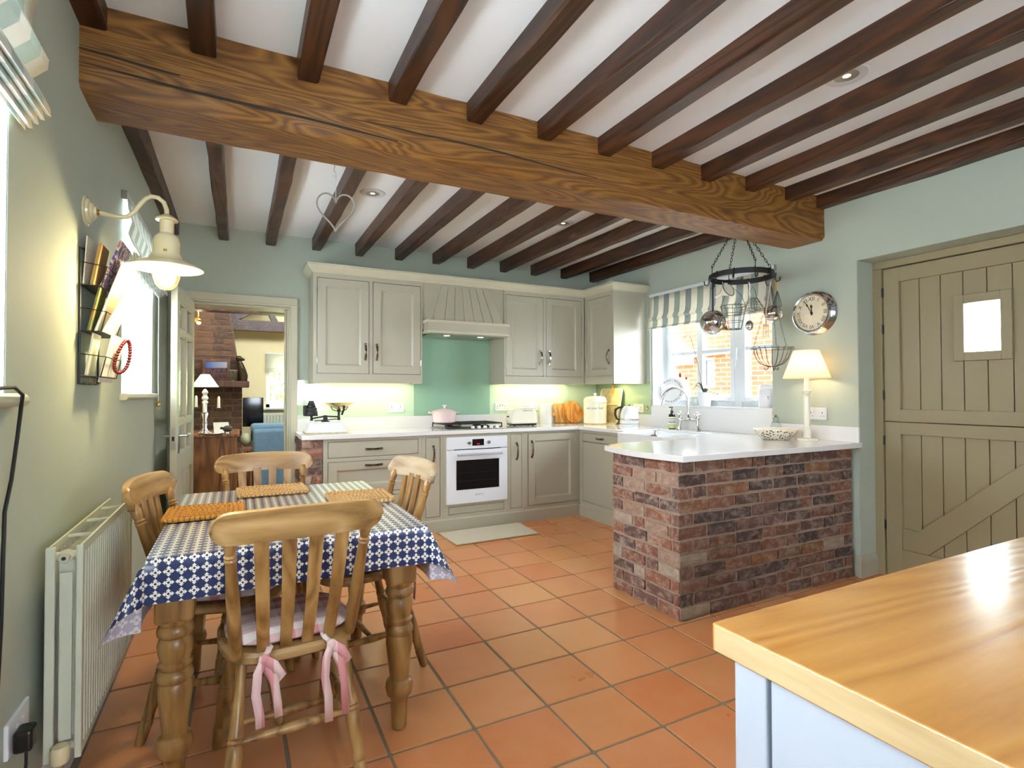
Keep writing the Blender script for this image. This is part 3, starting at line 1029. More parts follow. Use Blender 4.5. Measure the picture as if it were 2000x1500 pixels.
# ---- wall cabinets
def wall_double(name, label, x0, x1, doors, side_gap):
    c = thing(name, label, 'cabinet', ((x0+x1)/2, 4.82, 1.305))
    z0, z1 = 1.306, 2.235
    obj('carcass', G().box(x0+.004, x1-.004, UY+.07, YB-.001, z0+.03, z1-.002), 'taupe', c)
    obj('side_panel', G().box(x0, x0+.02, UY+.0222, YB-.0005, z0, z1), 'taupe', c)
    obj('side_panel', G().box(x1-.02, x1, UY+.0222, YB-.0005, z0, z1), 'taupe', c)
    face_frame(c, 'y', UY, x0, x1, z0, z1, [grow(*d) for d in doors])
    for k, d in enumerate(doors):
        dr = panel_front('door', c, 'y', UY, *d)
        inner = d[1]-.030 if k == 0 else d[0]+.030
        bow_handle(dr, 'y', UY, inner, 1.575)
        ho = d[0]-.002 if k == 0 else d[1]+.002
        hinge(dr, 'y', UY, ho, 1.49)
        hinge(dr, 'y', UY, ho, 2.08)
    return c
wall_double('wall_cabinet', 'taupe double wall cabinet left of the cooker hood', .545, 1.474, [(.577, .998, 1.388, 2.180), (1.035, 1.457, 1.388, 2.180)], 0)
wall_double('wall_cabinet', 'taupe double wall cabinet right of the cooker hood', 2.302, 3.242, [(2.322, 2.738, 1.388, 2.180), (2.778, 3.205, 1.388, 2.180)], 0)

cc = thing('corner_wall_cabinet', 'taupe single door wall cabinet in the corner beside the sink window', 'cabinet', (3.45, 4.4, 1.306))
obj('carcass', G().box(3.32, XR-.001, 4.187, YB-.01, 1.336, 2.235), 'taupe', cc)
obj('side_panel', G().box(3.25, XR, 4.165, 4.186, 1.306, 2.235), 'taupe', cc, bev=.002)
face_frame(cc, 'x', 3.25, 4.1865, UY, 1.306, 2.235, [grow(4.205, 4.615, 1.388, 2.180)])
dr = panel_front('door', cc, 'x', 3.25, 4.205, 4.615, 1.388, 2.180)
bow_handle(dr, 'x', 3.25, 4.238, 1.575)
hinge(dr, 'x', 3.25, 4.617, 1.49)
hinge(dr, 'x', 3.25, 4.617, 2.08)

# cornice running over all of them
cor = thing('cabinet_cornice', 'pale moulded cornice running along the top of the wall cabinets', 'cornice', (1.9, 4.65, 2.235))
prof = [(0, 2.222), (-.012, 2.222), (-.016, 2.232), (-.030, 2.245), (-.044, 2.262), (-.050, 2.276), (-.056, 2.278), (-.056, 2.292), (0, 2.292)]
path = [((.545, 5.0), (-1, 0)), ((.545, UY), (-1, 1)), ((3.25, UY), (1, 1)), ((3.25, 4.165), (1, 1)), ((XR, 4.165), (0, 1))]
g = G()
rows = []
for (p, s) in path:
    row = []
    for d, z in prof:
        if p == (.545, 5.0):
            q = (.545+d, 5.0)
        elif p == (.545, UY):
            q = (.545+d, UY+d)
        elif p == (3.25, UY):
            q = (3.25+d, UY+d)
        elif p == (3.25, 4.165):
            q = (3.25+d, 4.165+d)
        else:
            q = (XR, 4.165+d)
        row.append((q[0], q[1], z))
    rows.append(row)
g.sheet(rows)
g.f = [tuple(reversed(f)) for f in g.f]
obj('moulding', g, 'cream_paint', cor)
obj('top_board', G().box(.50, 3.25, UY+.0, YB, 2.285, 2.291).box(3.2, XR, 4.12, UY, 2.285, 2.291), 'cream_paint', cor)

# ---- cooker hood
hd = thing('cooker_hood', 'taupe tapered boarded cooker hood between the wall cabinets', 'cooker hood', (1.89, 4.7, 1.76))
obj('fascia', G().box(1.4745, 2.3015, UY+.012, YB, 1.80, 2.235), 'taupe', hd)
# tapered canopy with tongue and groove boards on its front
ct, cb = (1.655, 2.14, 4.66, 2.205), (1.555, 2.245, 4.565, 1.872)
g = G()
g.add([(ct[0], 4.665, ct[3]), (ct[1], 4.665, ct[3]), (cb[0], cb[2]+.006, cb[3]), (cb[1], cb[2]+.006, cb[3]), (cb[0], 4.67, cb[3]), (cb[1], 4.67, cb[3])],
      [(0, 2, 3, 1), (0, 4, 2), (1, 3, 5)])
obj('canopy', g, 'taupe', hd)
nb = 7
for k in range(nb):
    a, b = k/nb, (k+1)/nb
    e = .0016
    def lp(t, top):
        x0, x1, y, z = ct if top else cb
        return x0+(x1-x0)*t, y, z
    p = [lp(a, 0), lp(b, 0), lp(b, 1), lp(a, 1)]
    g = G()
    q = [(p[0][0]+e, p[0][1]-.004, p[0][2]), (p[1][0]-e, p[1][1]-.004, p[1][2]), (p[2][0]-e, p[2][1]-.004, p[2][2]), (p[3][0]+e, p[3][1]-.004, p[3][2])]
    q2 = [(x, y+.01, z) for x, y, z in q]
    g.add(q+q2, [(0, 1, 2, 3), (0, 4, 5, 1), (1, 5, 6, 2), (2, 6, 7, 3), (3, 7, 4, 0)])
    obj('canopy_board', g, 'taupe', hd, bev=.002)
obj('base_frame', G().box(1.492, 2.290, 4.545, UY+.02, 1.775, 1.850), 'taupe', hd, bev=.002)
for z0, z1, e in ((1.848, 1.860, .012), (1.858, 1.874, .024), (1.764, 1.780, .010), (1.756, 1.766, .020)):
    obj('trim_moulding', G().box(1.492-min(e, .014), 2.290+min(e, .010), 4.545-e, UY+.01, z0, z1), 'cream_paint', hd, bev=.003)
obj('filter_panel', G().box(1.53, 2.25, 4.57, YB-.03, 1.752, 1.758), 'steel', hd)
for x in (1.72, 2.06):
    obj('hood_lamp', G().lathe([(0, 1.750), (.028, 1.750), (.030, 1.753)], (x, 4.68, 0), 20), glow('hood_lamp_glow', (255, 240, 200), 1.2), hd)

# under cabinet strip lights
LEDM = glow('led_strip_glow', (255, 246, 200), 4)
for nm, x0, x1, lb in (('strip_light', .62, 1.42, 'slim glowing strip light under the left wall cabinet'), ('strip_light', 2.38, 3.2, 'slim glowing strip light under the right wall cabinet')):
    obj(nm, G().box(x0, x1, 4.86, 4.885, 1.318, 1.336), LEDM, label=lb, cat='strip light')
    area('under_cabinet_light', ((x0+x1)/2, 4.87, 1.315), ((x0+x1)/2, 4.87, 0), x1-x0, .03, .8, (1, .93, .58))
area('corner_cabinet_light', (3.45, 4.5, 1.315), (3.45, 4.5, 0), .25, .03, .8, (1, .9, .5))

# ---- splashback
obj('splashback', G().box(1.503, 2.3005, YB-.008, YB-.001, 1.002, 1.80), 'splash', label='sea green glass splashback panel behind the hob', cat='splashback')
obj('splashback', G().box(.455, 1.5015, YB-.008, YB-.001, 1.002, 1.335), 'pale_glass', label='pale green glass splashback panel behind the old scales', cat='splashback')
obj('splashback', G().box(2.302, 3.64, YB-.008, YB-.001, 1.002, 1.335), 'pale_glass', label='pale green glass splashback panel behind the toaster', cat='splashback')
obj('splashback', G().box(XR-.008, XR-.001, 4.10, YB-.009, 1.002, 1.335), 'side_glass', label='green glass splashback panel on the side wall behind the kettle', cat='splashback')

# ---- base units
ZB = .853
def base(name, label, x0, x1, cat='cabinet'):
    c = thing(name, label, cat, ((x0+x1)/2, 4.7, 0))
    obj('carcass', G().box(x0+.001, x1-.001, FY+.07, YB-.005, .11, ZB-.001), 'taupe', c)
    return c
c = base('drawer_unit', 'taupe drawer unit left of the oven behind the dining chairs', .612, 1.413)
dd = [(.640, 1.377, .702, .825), (.640, 1.377, .405, .663), (.640, 1.377, .140, .366)]
face_frame(c, 'y', FY, .612, 1.413, .112, ZB, [grow(*d) for d in dd])
for k, d in enumerate(dd):
    f = panel_front('drawer', c, 'y', FY, *d, flat=(k == 0))
    bow_handle(f, 'y', FY, 1.002, d[3]-(.064 if k == 0 else .034), .125, False)
c = base('pull_out_unit', 'narrow taupe pull-out unit left of the oven', 1.414, 1.600)
face_frame(c, 'y', FY, 1.414, 1.600, .112, ZB, [grow(1.450, 1.578, .14, .828)])
f = panel_front('door', c, 'y', FY, 1.450, 1.578, .14, .828, flat=True)
bow_handle(f, 'y', FY, 1.515, .69, .128)
c = base('oven_housing', 'taupe oven housing around the white oven', 1.601, 2.250)
face_frame(c, 'y', FY, 1.601, 2.250, .112, ZB, [(1.634, 2.228, .232, .824), grow(1.66, 2.20, .145, .205)])
panel_front('filler_panel', c, 'y', FY, 1.66, 2.20, .145, .205, flat=True)
c = base('pull_out_unit', 'narrow taupe pull-out unit right of the oven', 2.251, 2.413)
face_frame(c, 'y', FY, 2.251, 2.413, .112, ZB, [grow(2.275, 2.390, .14, .828)])
f = panel_front('door', c, 'y', FY, 2.275, 2.390, .14, .828, flat=True)
bow_handle(f, 'y', FY, 2.335, .672, .150)
c = base('base_cabinet', 'taupe base cupboard in the corner right of the oven', 2.414, 3.048)
face_frame(c, 'y', FY, 2.414, 3.048, .112, ZB, [grow(2.462, 3.000, .150, .828)])
f = panel_front('door', c, 'y', FY-.012, 2.462, 3.000, .150, .828)
bow_handle(f, 'y', FY-.012, 2.492, .684, .150)
hinge(f, 'y', FY-.006, 3.004, .76)
hinge(f, 'y', FY-.006, 3.004, .25)
obj('plinth', G().prism([(FY-.016, 0), (FY-.016, .100), (FY-.004, .112), (FY+.06, .112), (FY+.06, 0)], .607, 3.04, 'x'), 'taupe', label='taupe plinth below the back run of base units', cat='plinth')

RX = 3.05
c = thing('dishwasher_unit', 'taupe panelled unit with drawer handle left of the sink', 'cabinet', (3.35, 4.1, 0))
obj('carcass', G().box(RX+.07, XR-.005, 3.80, FY, .11, ZB-.001), 'taupe', c)
face_frame(c, 'x', RX, 3.785, FY, .112, ZB, [grow(3.83, 4.405, .742, .822), grow(3.83, 4.405, .15, .734)])
f = panel_front('drawer', c, 'x', RX, 3.83, 4.405, .742, .822, flat=True)
bow_handle(f, 'x', RX, 4.12, .782, .10, False)
panel_front('door', c, 'x', RX, 3.83, 4.405, .15, .734, flat=True)
obj('plinth', G().prism([(RX-.016, 0), (RX-.016, .100), (RX-.004, .112), (RX+.06, .112), (RX+.06, 0)], 2.72, FY-.016, 'y'), 'taupe', label='taupe plinth below the sink run of base units', cat='plinth')
c = thing('sink_unit', 'taupe sink cupboard below the butler sink', 'cabinet', (3.35, 3.4, 0))
obj('carcass', G().box(RX+.024, XR-.005, 2.72, 3.78, .11, .63), 'taupe', c)
face_frame(c, 'x', RX, 2.72, 3.785, .112, .63, [grow(3.10, 3.41, .15, .61), grow(3.42, 3.73, .15, .61)])
for a, b in ((3.10, 3.41), (3.42, 3.73)):
    f = panel_front('door', c, 'x', RX, a, b, .15, .61)
    bow_handle(f, 'x', RX, b-.03 if a < 3.2 else a+.03, .53)
# butler sink
g = G()
sx0, sx1, sy0, sy1, sz0, sz1, tk = 2.955, 3.43, 3.085, 3.745, .635, .872, .028
g.box(sx0, sx1, sy0, sy1, sz0, sz0+tk).box(sx0, sx0+tk, sy0, sy1, sz0, sz1).box(sx1-tk, sx1, sy0, sy1, sz0, sz1).box(sx0+tk-.001, sx1-tk+.001, sy0, sy0+tk, sz0, sz1).box(sx0+tk-.001, sx1-tk+.001, sy1-tk, sy1, sz0, sz1)
sk = thing('butler_sink', 'white ceramic butler sink below the window', 'sink', (3.2, 3.4, sz0))
obj('basin', g, 'porcelain', sk, bev=.008, seg=3)
obj('waste', G().lathe([(.0, .668), (.03, .668), (.036, .664)], (3.2, 3.42, 0), 20), 'chrome', sk)
ss = thing('sink_strainer', 'chrome plug strainer perched on the front rim of the sink', 'strainer', (2.98, 3.30, .872))
obj('dish', G().lathe([(.0, .884), (.022, .884), (.036, .878), (.040, .8735), (.036, .8725), (0, .8725)], (2.985, 3.30, 0), 20), 'chrome', ss, smooth=True)
obj('knob', G().lathe([(.006, .884), (.006, .90), (.012, .905), (.010, .915), (0, .917)], (2.985, 3.30, 0), 14), 'chrome', ss, smooth=True)

# ---- worktop
wt = thing('worktop', 'speckled white quartz worktop running round the kitchen to the brick peninsula', 'worktop', (2.0, 4.7, .853))
Z1 = .887
def rounded(pts, idx, r, n=5):
    out = []
    for i, p in enumerate(pts):
        if i not in idx:
            out.append(p)
            continue
        a, b, c_ = Vector(pts[i-1]), Vector(p), Vector(pts[(i+1) % len(pts)])
        u, v = (a-b).normalized(), (c_-b).normalized()
        for k in range(n+1):
            t = k/n
            out.append(tuple((b+u*r)*(1-t)**2+b*2*t*(1-t)+(b+v*r)*t**2))
    return out
poly = rounded([(.44, 4.440), (3.024, 4.440), (3.024, 3.745), (3.425, 3.745), (3.655, 3.745), (3.655, 4.995), (.44, 4.995)], (0,), .03)
obj('slab', G().prism(poly, ZB, Z1), 'quartz', wt, bev=.003)
left = []
for k in range(11):
    t = k/10
    left.append((2.064+.004*t-.055*math.sin(math.pi*t), 2.745-(2.745-2.077)*t))
poly = [(3.655, 3.745), (3.43, 3.745), (3.43, 3.085), (2.935, 3.085), (2.965, 2.83), (2.30, 2.845)]+left+[(3.656, 2.077)]
obj('slab', G().prism(poly, ZB, Z1), 'quartz', wt, bev=.003)
obj('upstand', G().box(.455, 3.64, 4.978, 4.997, Z1, 1.001), 'quartz', wt, bev=.002)
obj('upstand', G().box(3.639, 3.657, 4.08, 4.978, Z1, 1.001), 'quartz', wt, bev=.002)
obj('upstand', G().box(3.639, 3.657, 2.737, 4.08, Z1, 1.080), 'quartz', wt, bev=.002)
obj('upstand', G().box(3.639, 3.657, 2.09, 2.7365, Z1, .988), 'quartz', wt, bev=.002)

# ---- bricks
def brick_meshes(mat, nvar, rough, seed):
    out = []
    rr = random.Random(seed)
    for k in range(nvar):
        g = G()
        nx, nz = 4, 2
        rows = []
        for j in range(nz+1):
            row = []
            for i in range(nx+1):
                e = (i in (0, nx)) or (j in (0, nz))
                row.append((i/nx+(rr.uniform(-.016, .016)), rr.uniform(-.4, .4)*rough+(.25*rough if e else -.4*rough), j/nz+rr.uniform(-.075, .075)*(1 if j in (0, nz) else .3)))
            rows.append(row)
        g.sheet(rows)
        m = nx+1
        n0 = len(g.v)
        ring = [(0, i) for i in range(m)]+[(j, m-1) for j in range(1, nz+1)]+[(nz, i) for i in reversed(range(m-1))]+[(j, 0) for j in reversed(range(1, nz))]
        for (j, i) in ring:
            p = rows[j][i]
            g.v.append((p[0], 1.0, p[2]))
        L = len(ring)
        for q in range(L):
            a, b = ring[q], ring[(q+1) % L]
            g.f.append((a[0]*m+a[1], n0+q, n0+(q+1) % L, b[0]*m+b[1]))
        me = mesh('brick', g, mat)
        out.append(me)
    return out

def lay_bricks(parent, meshes, org, udir, ndir, length, z0, courses, ch, blen, head, seed, depth=.03, joint=.012, jitter=.004, skip=None, start=None):
    """individual bricks on a face; udir along the wall, ndir outward"""
    rr = random.Random(seed)
    U, Nn = Vector(udir), Vector(ndir)
    rot = Matrix((( U.x, -Nn.x, 0), (U.y, -Nn.y, 0), (0, 0, 1))).to_quaternion()
    po = Vector(ORG.get(parent, (0, 0, 0)))
    for c_ in range(courses):
        u = 0
        first = True
        while u < length-.012:
            L = blen*rr.uniform(.93, 1.07)
            if rr.random() < head:
                L = blen*.5
            if first:
                L = blen*(.5 if c_ % 2 else 1.0)*rr.uniform(.92, 1.08)
                first = False
            if length-u-L < .05:
                L = length-u
            zz = z0+c_*ch
            if skip is None or not skip(u, u+L, zz):
                o = D.objects.new('brick', rr.choice(meshes))
                COL.objects.link(o)
                o.parent = parent
                o.rotation_mode = 'QUATERNION'
                o.rotation_quaternion = rot
                p = Vector(org)+U*(u+joint/2)+Nn*(rr.uniform(-jitter, jitter))+Vector((0, 0, zz+joint/2+rr.uniform(-.002, .002)))
                o.location = p-po
                o.scale = (max(.02, L-joint), depth, ch-joint)
            u += L
BM = brick_meshes('brick', 7, .18, 5)
pen = thing('brick_peninsula', 'reclaimed red brick peninsula base under the worktop', 'brick wall', (2.85, 2.4, 0))
obj('mortar', G().box(2.098, 3.628, 2.136, 2.70, 0, ZB), 'mortar', pen)
CH = ZB/12.0
lay_bricks(pen, BM, (2.086, 2.127, 0), (1, 0, 0), (0, -1, 0), 1.542, 0, 12, CH, .222, .12, 21, joint=.016)
BML = brick_meshes('brick_lime_lit', 7, .2, 15)
lay_bricks(pen, BML, (2.088, 2.700, 0), (0, -1, 0), (-1, 0, 0), .574, 0, 12, CH, .205, .10, 22, joint=.017)
pier = thing('brick_pier', 'short reclaimed brick pier at the doorway end of the worktop', 'brick wall', (.52, 4.7, 0))
obj('mortar', G().box(.448, .600, 4.482, 4.99, 0, ZB), 'mortar', pier)
lay_bricks(pier, BML, (.440, 4.472, 0), (1, 0, 0), (0, -1, 0), .164, 0, 12, CH, .17, .0, 23)
lay_bricks(pier, BM, (.440, 4.99, 0), (0, -1, 0), (-1, 0, 0), .516, 0, 12, CH, .22, .15, 24)
obj('edge_post', G().box(.602, .613, FY, FY+.06, 0, ZB), 'taupe', label='slim taupe scribing strip beside the brick pier', cat='trim')

# ---- oven
ov = thing('oven', 'white built-in electric oven with black glass window', 'oven', (1.93, 4.6, .235))
ox0, ox1, OF = 1.634, 2.228, FY-.022
obj('chassis', G().box(ox0+.005, ox1-.005, FY, YB-.1, .24, .82), 'appliance', ov)
obj('control_panel', G().box(ox0, ox1, OF, FY+.01, .718, .826), 'appliance', ov, bev=.003)
od = obj('oven_door', G().box(ox0, ox1, OF, FY+.01, .234, .711), 'appliance', ov, bev=.003)
obj('door_glass', G().box(1.722, 2.142, OF-.0015, OF+.002, .357, .620), 'black_glass', od)
obj('rack_line', G().box(1.74, 2.12, OF-.0022, OF-.0012, .432, .434).box(1.74, 2.12, OF-.0022, OF-.0012, .505, .506), plain('dim_oven_rack', (46, 46, 50), .5), od, kind='stuff')
obj('door_handle', G().tube([(1.722, OF-.032, .672), (2.16, OF-.032, .672)], .0115, 12).box(1.74, 1.76, OF-.03, OF, .665, .679).box(2.12, 2.14, OF-.03, OF, .665, .679), plain('pale_grey_handle', (196, 198, 206), .3, .3), od, smooth=True)
letters('BOSCH', .026, (1.945, OF-.0005, .305), (1, 0, 0), (0, 0, 1), plain('grey_print', (150, 150, 155), .5), od, 'lettering')
obj('display', G().box(1.876, 1.990, OF-.002, OF+.001, .745, .804), 'black_glass', ov)
letters('0:00', .016, (1.934, OF-.0025, .760), (1, 0, 0), (0, 0, 1), glow('red_display_digits', (220, 20, 20), 1.2), ov, 'display_digits')
for x in (1.842, 2.038):
    obj('control_dial', G().turned((x, OF, .772), (x, OF-.018, .772), [(0, .016), (.3, .0165), (.8, .0145), (1, .0135)], 20), 'steel', ov, smooth=True)
obj('ventilation_slot', G().box(1.70, 2.16, OF-.001, OF+.002, .7115, .7175), 'gap', ov)

# ---- gas hob
hb = thing('gas_hob', 'stainless gas hob with black cast pan supports', 'hob', (1.94, 4.70, Z1))
hx0, hx1, hy0, hy1 = 1.655, 2.245, 4.49, 4.955
obj('hob_plate', G().box(hx0, hx1, hy0, hy1, Z1, Z1+.008), 'steel', hb, bev=.004)
zt = Z1+.048
for bx0, bx1 in ((hx0+.015, hx0+.285), (hx0+.305, hx1-.015)):
    g = G()
    ya, yb = hy0+.075, hy1-.02
    for p, q in (((bx0, ya), (bx1, ya)), ((bx0, yb), (bx1, yb)), ((bx0, ya), (bx0, yb)), ((bx1, ya), (bx1, yb)), (((bx0+bx1)/2, ya), ((bx0+bx1)/2, yb)), ((bx0, (ya+yb)/2), (bx1, (ya+yb)/2))):
        g.tube([(p[0], p[1], zt), (q[0], q[1], zt)], .006, 6)
    for p in ((bx0, ya), (bx1, ya), (bx0, yb), (bx1, yb)):
        g.tube([(p[0], p[1], zt), (p[0], p[1], Z1+.008)], .006, 6)
    g.tube([(bx0, ya, Z1+.013), (bx1, ya, Z1+.013)], .005, 6)
    obj('pan_support', g, 'black', hb)
    for yy in (ya+.09, yb-.09):
        obj('burner', G().lathe([(.045, Z1+.008), (.045, Z1+.02), (.034, Z1+.024), (.034, Z1+.030), (0, Z1+.032)], ((bx0+bx1)/2, yy, 0), 20), 'black', hb, smooth=True)
for k in range(5):
    x = hx0+.26+k*.062
    obj('control_knob', G().lathe([(.017, Z1+.008), (.017, Z1+.022), (.014, Z1+.030), (0, Z1+.031)], (x, hy0+.035, 0), 16), 'appliance', hb, smooth=True)

# ================================================================== DINING TABLE
TX0, TX1, TY0, TY1, TZ = -.227, .588, 1.795, 2.875, .755
tb = thing('dining_table', 'farmhouse pine dining table with chunky turned legs', 'table', (.18, 2.33, 0))
obj('table_top', G().box(TX0, TX1, TY0, TY1, .728, TZ), 'pine_x', tb, bev=.006)
lprof = [(0, .022), (.004, .026), (.10, .030), (.115, .034), (.125, .045), (.15, .050), (.172, .046), (.18, .036), (.195, .035), (.25, .041), (.31, .048), (.335, .047), (.342, .043), (.350, .049), (.362, .050), (.372, .046), (.380, .040), (.388, .046), (.398, .048), (.406, .040), (.43, .047), (.455, .049), (.472, .044), (.478, .040), (.486, .049), (.498, .051), (.510, .047), (.515, .043), (.524, .049), (.535, .050), (.545, .047)]
LEGS = [(-.168, 1.945), (.530, 1.945), (-.168, 2.745), (.530, 2.745)]
for x, y in LEGS:
    g = G().lathe([(r, z) for z, r in lprof], (x, y, 0), 24)
    obj('leg', g, 'pine', tb, smooth=True)
    obj('leg_block', G().box(x-.052, x+.052, y-.052, y+.052, .53, .728), 'pine', tb, bev=.012, seg=3)
obj('apron', G().box(-.13, .49, 1.915, 1.939, .615, .728), 'pine_x', tb)
obj('apron', G().box(-.13, .49, 2.751, 2.775, .615, .728), 'pine_x', tb)
obj('apron', G().box(-.19, -.166, 1.98, 2.71, .615, .728), 'pine_x', tb)
obj('apron', G().box(.522, .546, 1.98, 2.71, .615, .728), 'pine_x', tb)

# oilcloth: flat on top, hanging at the sides, stiff flared corners
g = G()
g.uv = []
OV = {'n': .125, 'f': .118, 'l': .200, 'r': .190}
zt = TZ+.003
e = .004
def cloth_point(u, v):
    """u,v cloth coordinates measured from the table's near left corner"""
    W_, H_ = TX1-TX0, TY1-TY0
    du = -u if u < 0 else (u-W_ if u > W_ else 0)
    dv = -v if v < 0 else (v-H_ if v > H_ else 0)
    sx, sy = (-1 if u < 0 else 1), (-1 if v < 0 else 1)
    bx, by = TX0+min(max(u, 0), W_), TY0+min(max(v, 0), H_)
    if du == 0 and dv == 0:
        return (bx, by, zt)
    ox = e*sx if du > 0 else 0
    oy = e*sy if dv > 0 else 0
    if du > 0 and dv > 0:
        rho = math.hypot(du, dv)
        phi = math.atan2(du, dv)
        al = math.radians(2)+math.radians(28)*max(0, math.sin(2*phi))**.85
        hx, hy = math.sin(phi)*sx, math.cos(phi)*sy
        return (bx+ox+hx*math.sin(al)*rho, by+oy+hy*math.sin(al)*rho, zt-math.cos(al)*rho)
    d = max(du, dv)
    wob = .004*math.sin((u if dv > 0 else v)*17)*d/.12
    if du > 0:
        return (bx+ox+sx*(wob+.03*d), by, zt-d)
    return (bx, by+oy+sy*(wob+.03*d), zt-d)
def axis_vals(L, a, b):
    lo = [-a*(1-k/8) for k in range(8)]
    mid = [L*k/22 for k in range(23)]
    hi = [L+b*(k+1)/8 for k in range(8)]
    return lo+mid+hi
us, vs_ = axis_vals(TX1-TX0, OV['l'], OV['r']), axis_vals(TY1-TY0, OV['n'], OV['f'])
rows = []
for v in vs_:
    rows.append([cloth_point(u, v) for u in us])
    g.uv += [(u, v) for u in us]
g.sheet(rows)
obj('tablecloth', g, 'cloth', label='navy and white star printed oilcloth over the dining table', cat='tablecloth', smooth=True)

# placemats
def mat_(x, y, sx, sy, rz, m, label):
    t = thing('placemat', label, 'placemat', (x, y, zt+.001), rz, group='braided seagrass placemats', world=False)
    def rr(sx, sy, r, n=5):
        pts = []
        for cx, cy, a0 in ((sx-r, sy-r, 0), (-sx+r, sy-r, 90), (-sx+r, -sy+r, 180), (sx-r, -sy+r, 270)):
            for k in range(n+1):
                a = math.radians(a0+90*k/n)
                pts.append((cx+r*math.cos(a), cy+r*math.sin(a)))
        return pts
    obj('woven_pad', G().prism(rr(sx/2-.006, sy/2-.006, .012), 0, .009), m, t)
    for k in range(1, 6):
        f = k*.018
        if f < min(sx, sy)/2-.015:
            obj('braid_row', G().tube([(px, py, .008) for px, py in rr(sx/2-.004-f, sy/2-.004-f, max(.004, .014-f*.2), 3)], .0062, 6, True), m, t, smooth=True)
    obj('braided_edge', G().tube([(px, py, .0075+.0015*math.sin(i*2.2)) for i, (px, py) in enumerate(rr(sx/2, sy/2, .018, 8))], .0085, 8, True), m, t, smooth=True)
mat_(-.108, 2.365, .255, .235, 0, 'seagrass', 'golden braided seagrass placemat before the left hand chair')
mat_(.145, 2.745, .285, .225, math.radians(2), 'seagrass_pale', 'pale braided seagrass placemat before the far chair')
mat_(.475, 2.395, .250, .260, math.radians(-2), 'seagrass_pale', 'pale braided seagrass placemat before the right hand chair')

# ================================================================== CHAIRS
PALE = wood('bleached_pine_wood', (140, 114, 82), (172, 150, 120), (190, 174, 148), 'x', .4, 4, 40, .1, .02, .5)
def build_chair(label):
    c = thing('dining_chair', label, 'chair', (0, 0, 0), 0, 'slat back dining chairs', world=False)
    # seat: rounded D shape, scooped edge
    out = []
    for k in range(40):
        a = 2*math.pi*k/40
        ca, sa = math.cos(a), math.sin(a)
        x = .205*math.copysign(abs(ca)**.55, ca)
        y = .200*math.copysign(abs(sa)**.62, sa)
        x *= 1-.10*max(0, -y/.2)
        out.append((x, y))
    g = G()
    for (s, z) in ((.93, .424), (1.0, .434), (1.0, .452), (.955, .462)):
        g.v += [(x*s, y*s, z) for x, y in out]
    m = len(out)
    for k in range(3):
        g.f += [(k*m+i, k*m+(i+1) % m, (k+1)*m+(i+1) % m, (k+1)*m+i) for i in range(m)]
    g.f.append(tuple(reversed(range(m))))
    g.f.append(tuple(3*m+i for i in range(m)))
    obj('seat', g, 'pine_x', c, smooth=True)
    lp = [(0, .0135), (.02, .016), (.17, .0205), (.185, .0165), (.20, .0195), (.23, .0175), (.40, .023), (.50, .022), (.515, .018), (.53, .0225), (.545, .019), (.56, .0225), (.58, .019), (.8, .0165), (1, .0145)]
    feet = {}
    for sx in (-1, 1):
        for fr in (1, -1):
            top = (sx*.145, .135*fr, .428)
            foot = (sx*(.198 if fr > 0 else .186), .205 if fr > 0 else -.245, 0)
            feet[(sx, fr)] = (Vector(foot), Vector(top))
            obj('leg', G().turned(foot, top, lp, 16), 'pine', c, smooth=True)
    sp = [(0, .0075), (.2, .0105), (.5, .016), (.8, .0105), (1, .0075)]
    def on(k, t):
        f, tp = feet[k]
        return f+(tp-f)*t
    for sx in (-1, 1):
        obj('stretcher', G().turned(on((sx, 1), .42), on((sx, -1), .42), sp, 12), 'pine', c, smooth=True)
    a = (on((-1, 1), .42)+on((-1, -1), .42))/2
    b = (on((1, 1), .42)+on((1, -1), .42))/2
    obj('stretcher', G().turned(a, b, sp, 12), 'pine', c, smooth=True)
    obj('stretcher', G().turned(on((-1, -1), .52), on((1, -1), .52), sp, 12), 'pine', c, smooth=True)
    # back posts
    pp = [(0, .015), (.1, .019), (.5, .0185), (.80, .0145), (.815, .0175), (.83, .0145), (.845, .0175), (.86, .013), (.90, .0165), (.95, .0165), (.975, .011), (1, .0115)]
    for sx in (-1, 1):
        obj('back_post', G().turned((sx*.162, -.158, .455), (sx*.187, -.270, .832), pp, 14), 'pine', c, smooth=True)
    for x0, x1 in ((-.092, -.110), (-.030, -.037), (.030, .037), (.092, .110)):
        g = G()
        rows = []
        for k in range(9):
            t = k/8
            x = x0+(x1-x0)*t
            y = -.172-.122*t-.016*math.sin(math.pi*t)
            z = .452+.378*t
            hw = .0165+.0035*t
            rows.append([(x-hw, y-.006, z), (x+hw, y-.006, z), (x+hw, y+.006, z), (x-hw, y+.006, z), (x-hw, y-.006, z)])
        g.sheet(rows)
        obj('slat', g, 'pine', c, bev=.002)
    # crest rail
    n = 32
    rows = []
    for k in range(n+1):
        s = math.sin(math.pi*(k/n-.5))
        x = .235*s
        y = -.302+.042*s*s
        ed = max(0, (abs(s)-.78)/.22)
        rnd_ = 1-max(0, 1-ed**2.2)**.5
        top = .908-.010*s*s-.047*rnd_
        bot = .806+.008*(1-s*s)+.045*rnd_
        lean = .016
        rows.append([(x, y-.012, bot), (x, y-.013-lean*.5, (top+bot)/2), (x, y-.012-lean, top-.004), (x, y-lean, top), (x, y+.010-lean, top-.004), (x, y+.012-lean*.5, (top+bot)/2), (x, y+.011, bot), (x, y-.012, bot)])
    g = G().sheet(rows)
    g.f.append(tuple(reversed(range(7))))
    g.f.append(tuple(n*8+k for k in range(7)))
    g.f = [tuple(reversed(f)) for f in g.f]
    obj('crest_rail', g, 'pine_x', c, smooth=True)
    return c
CH_F = (.150, 1.925, 0)
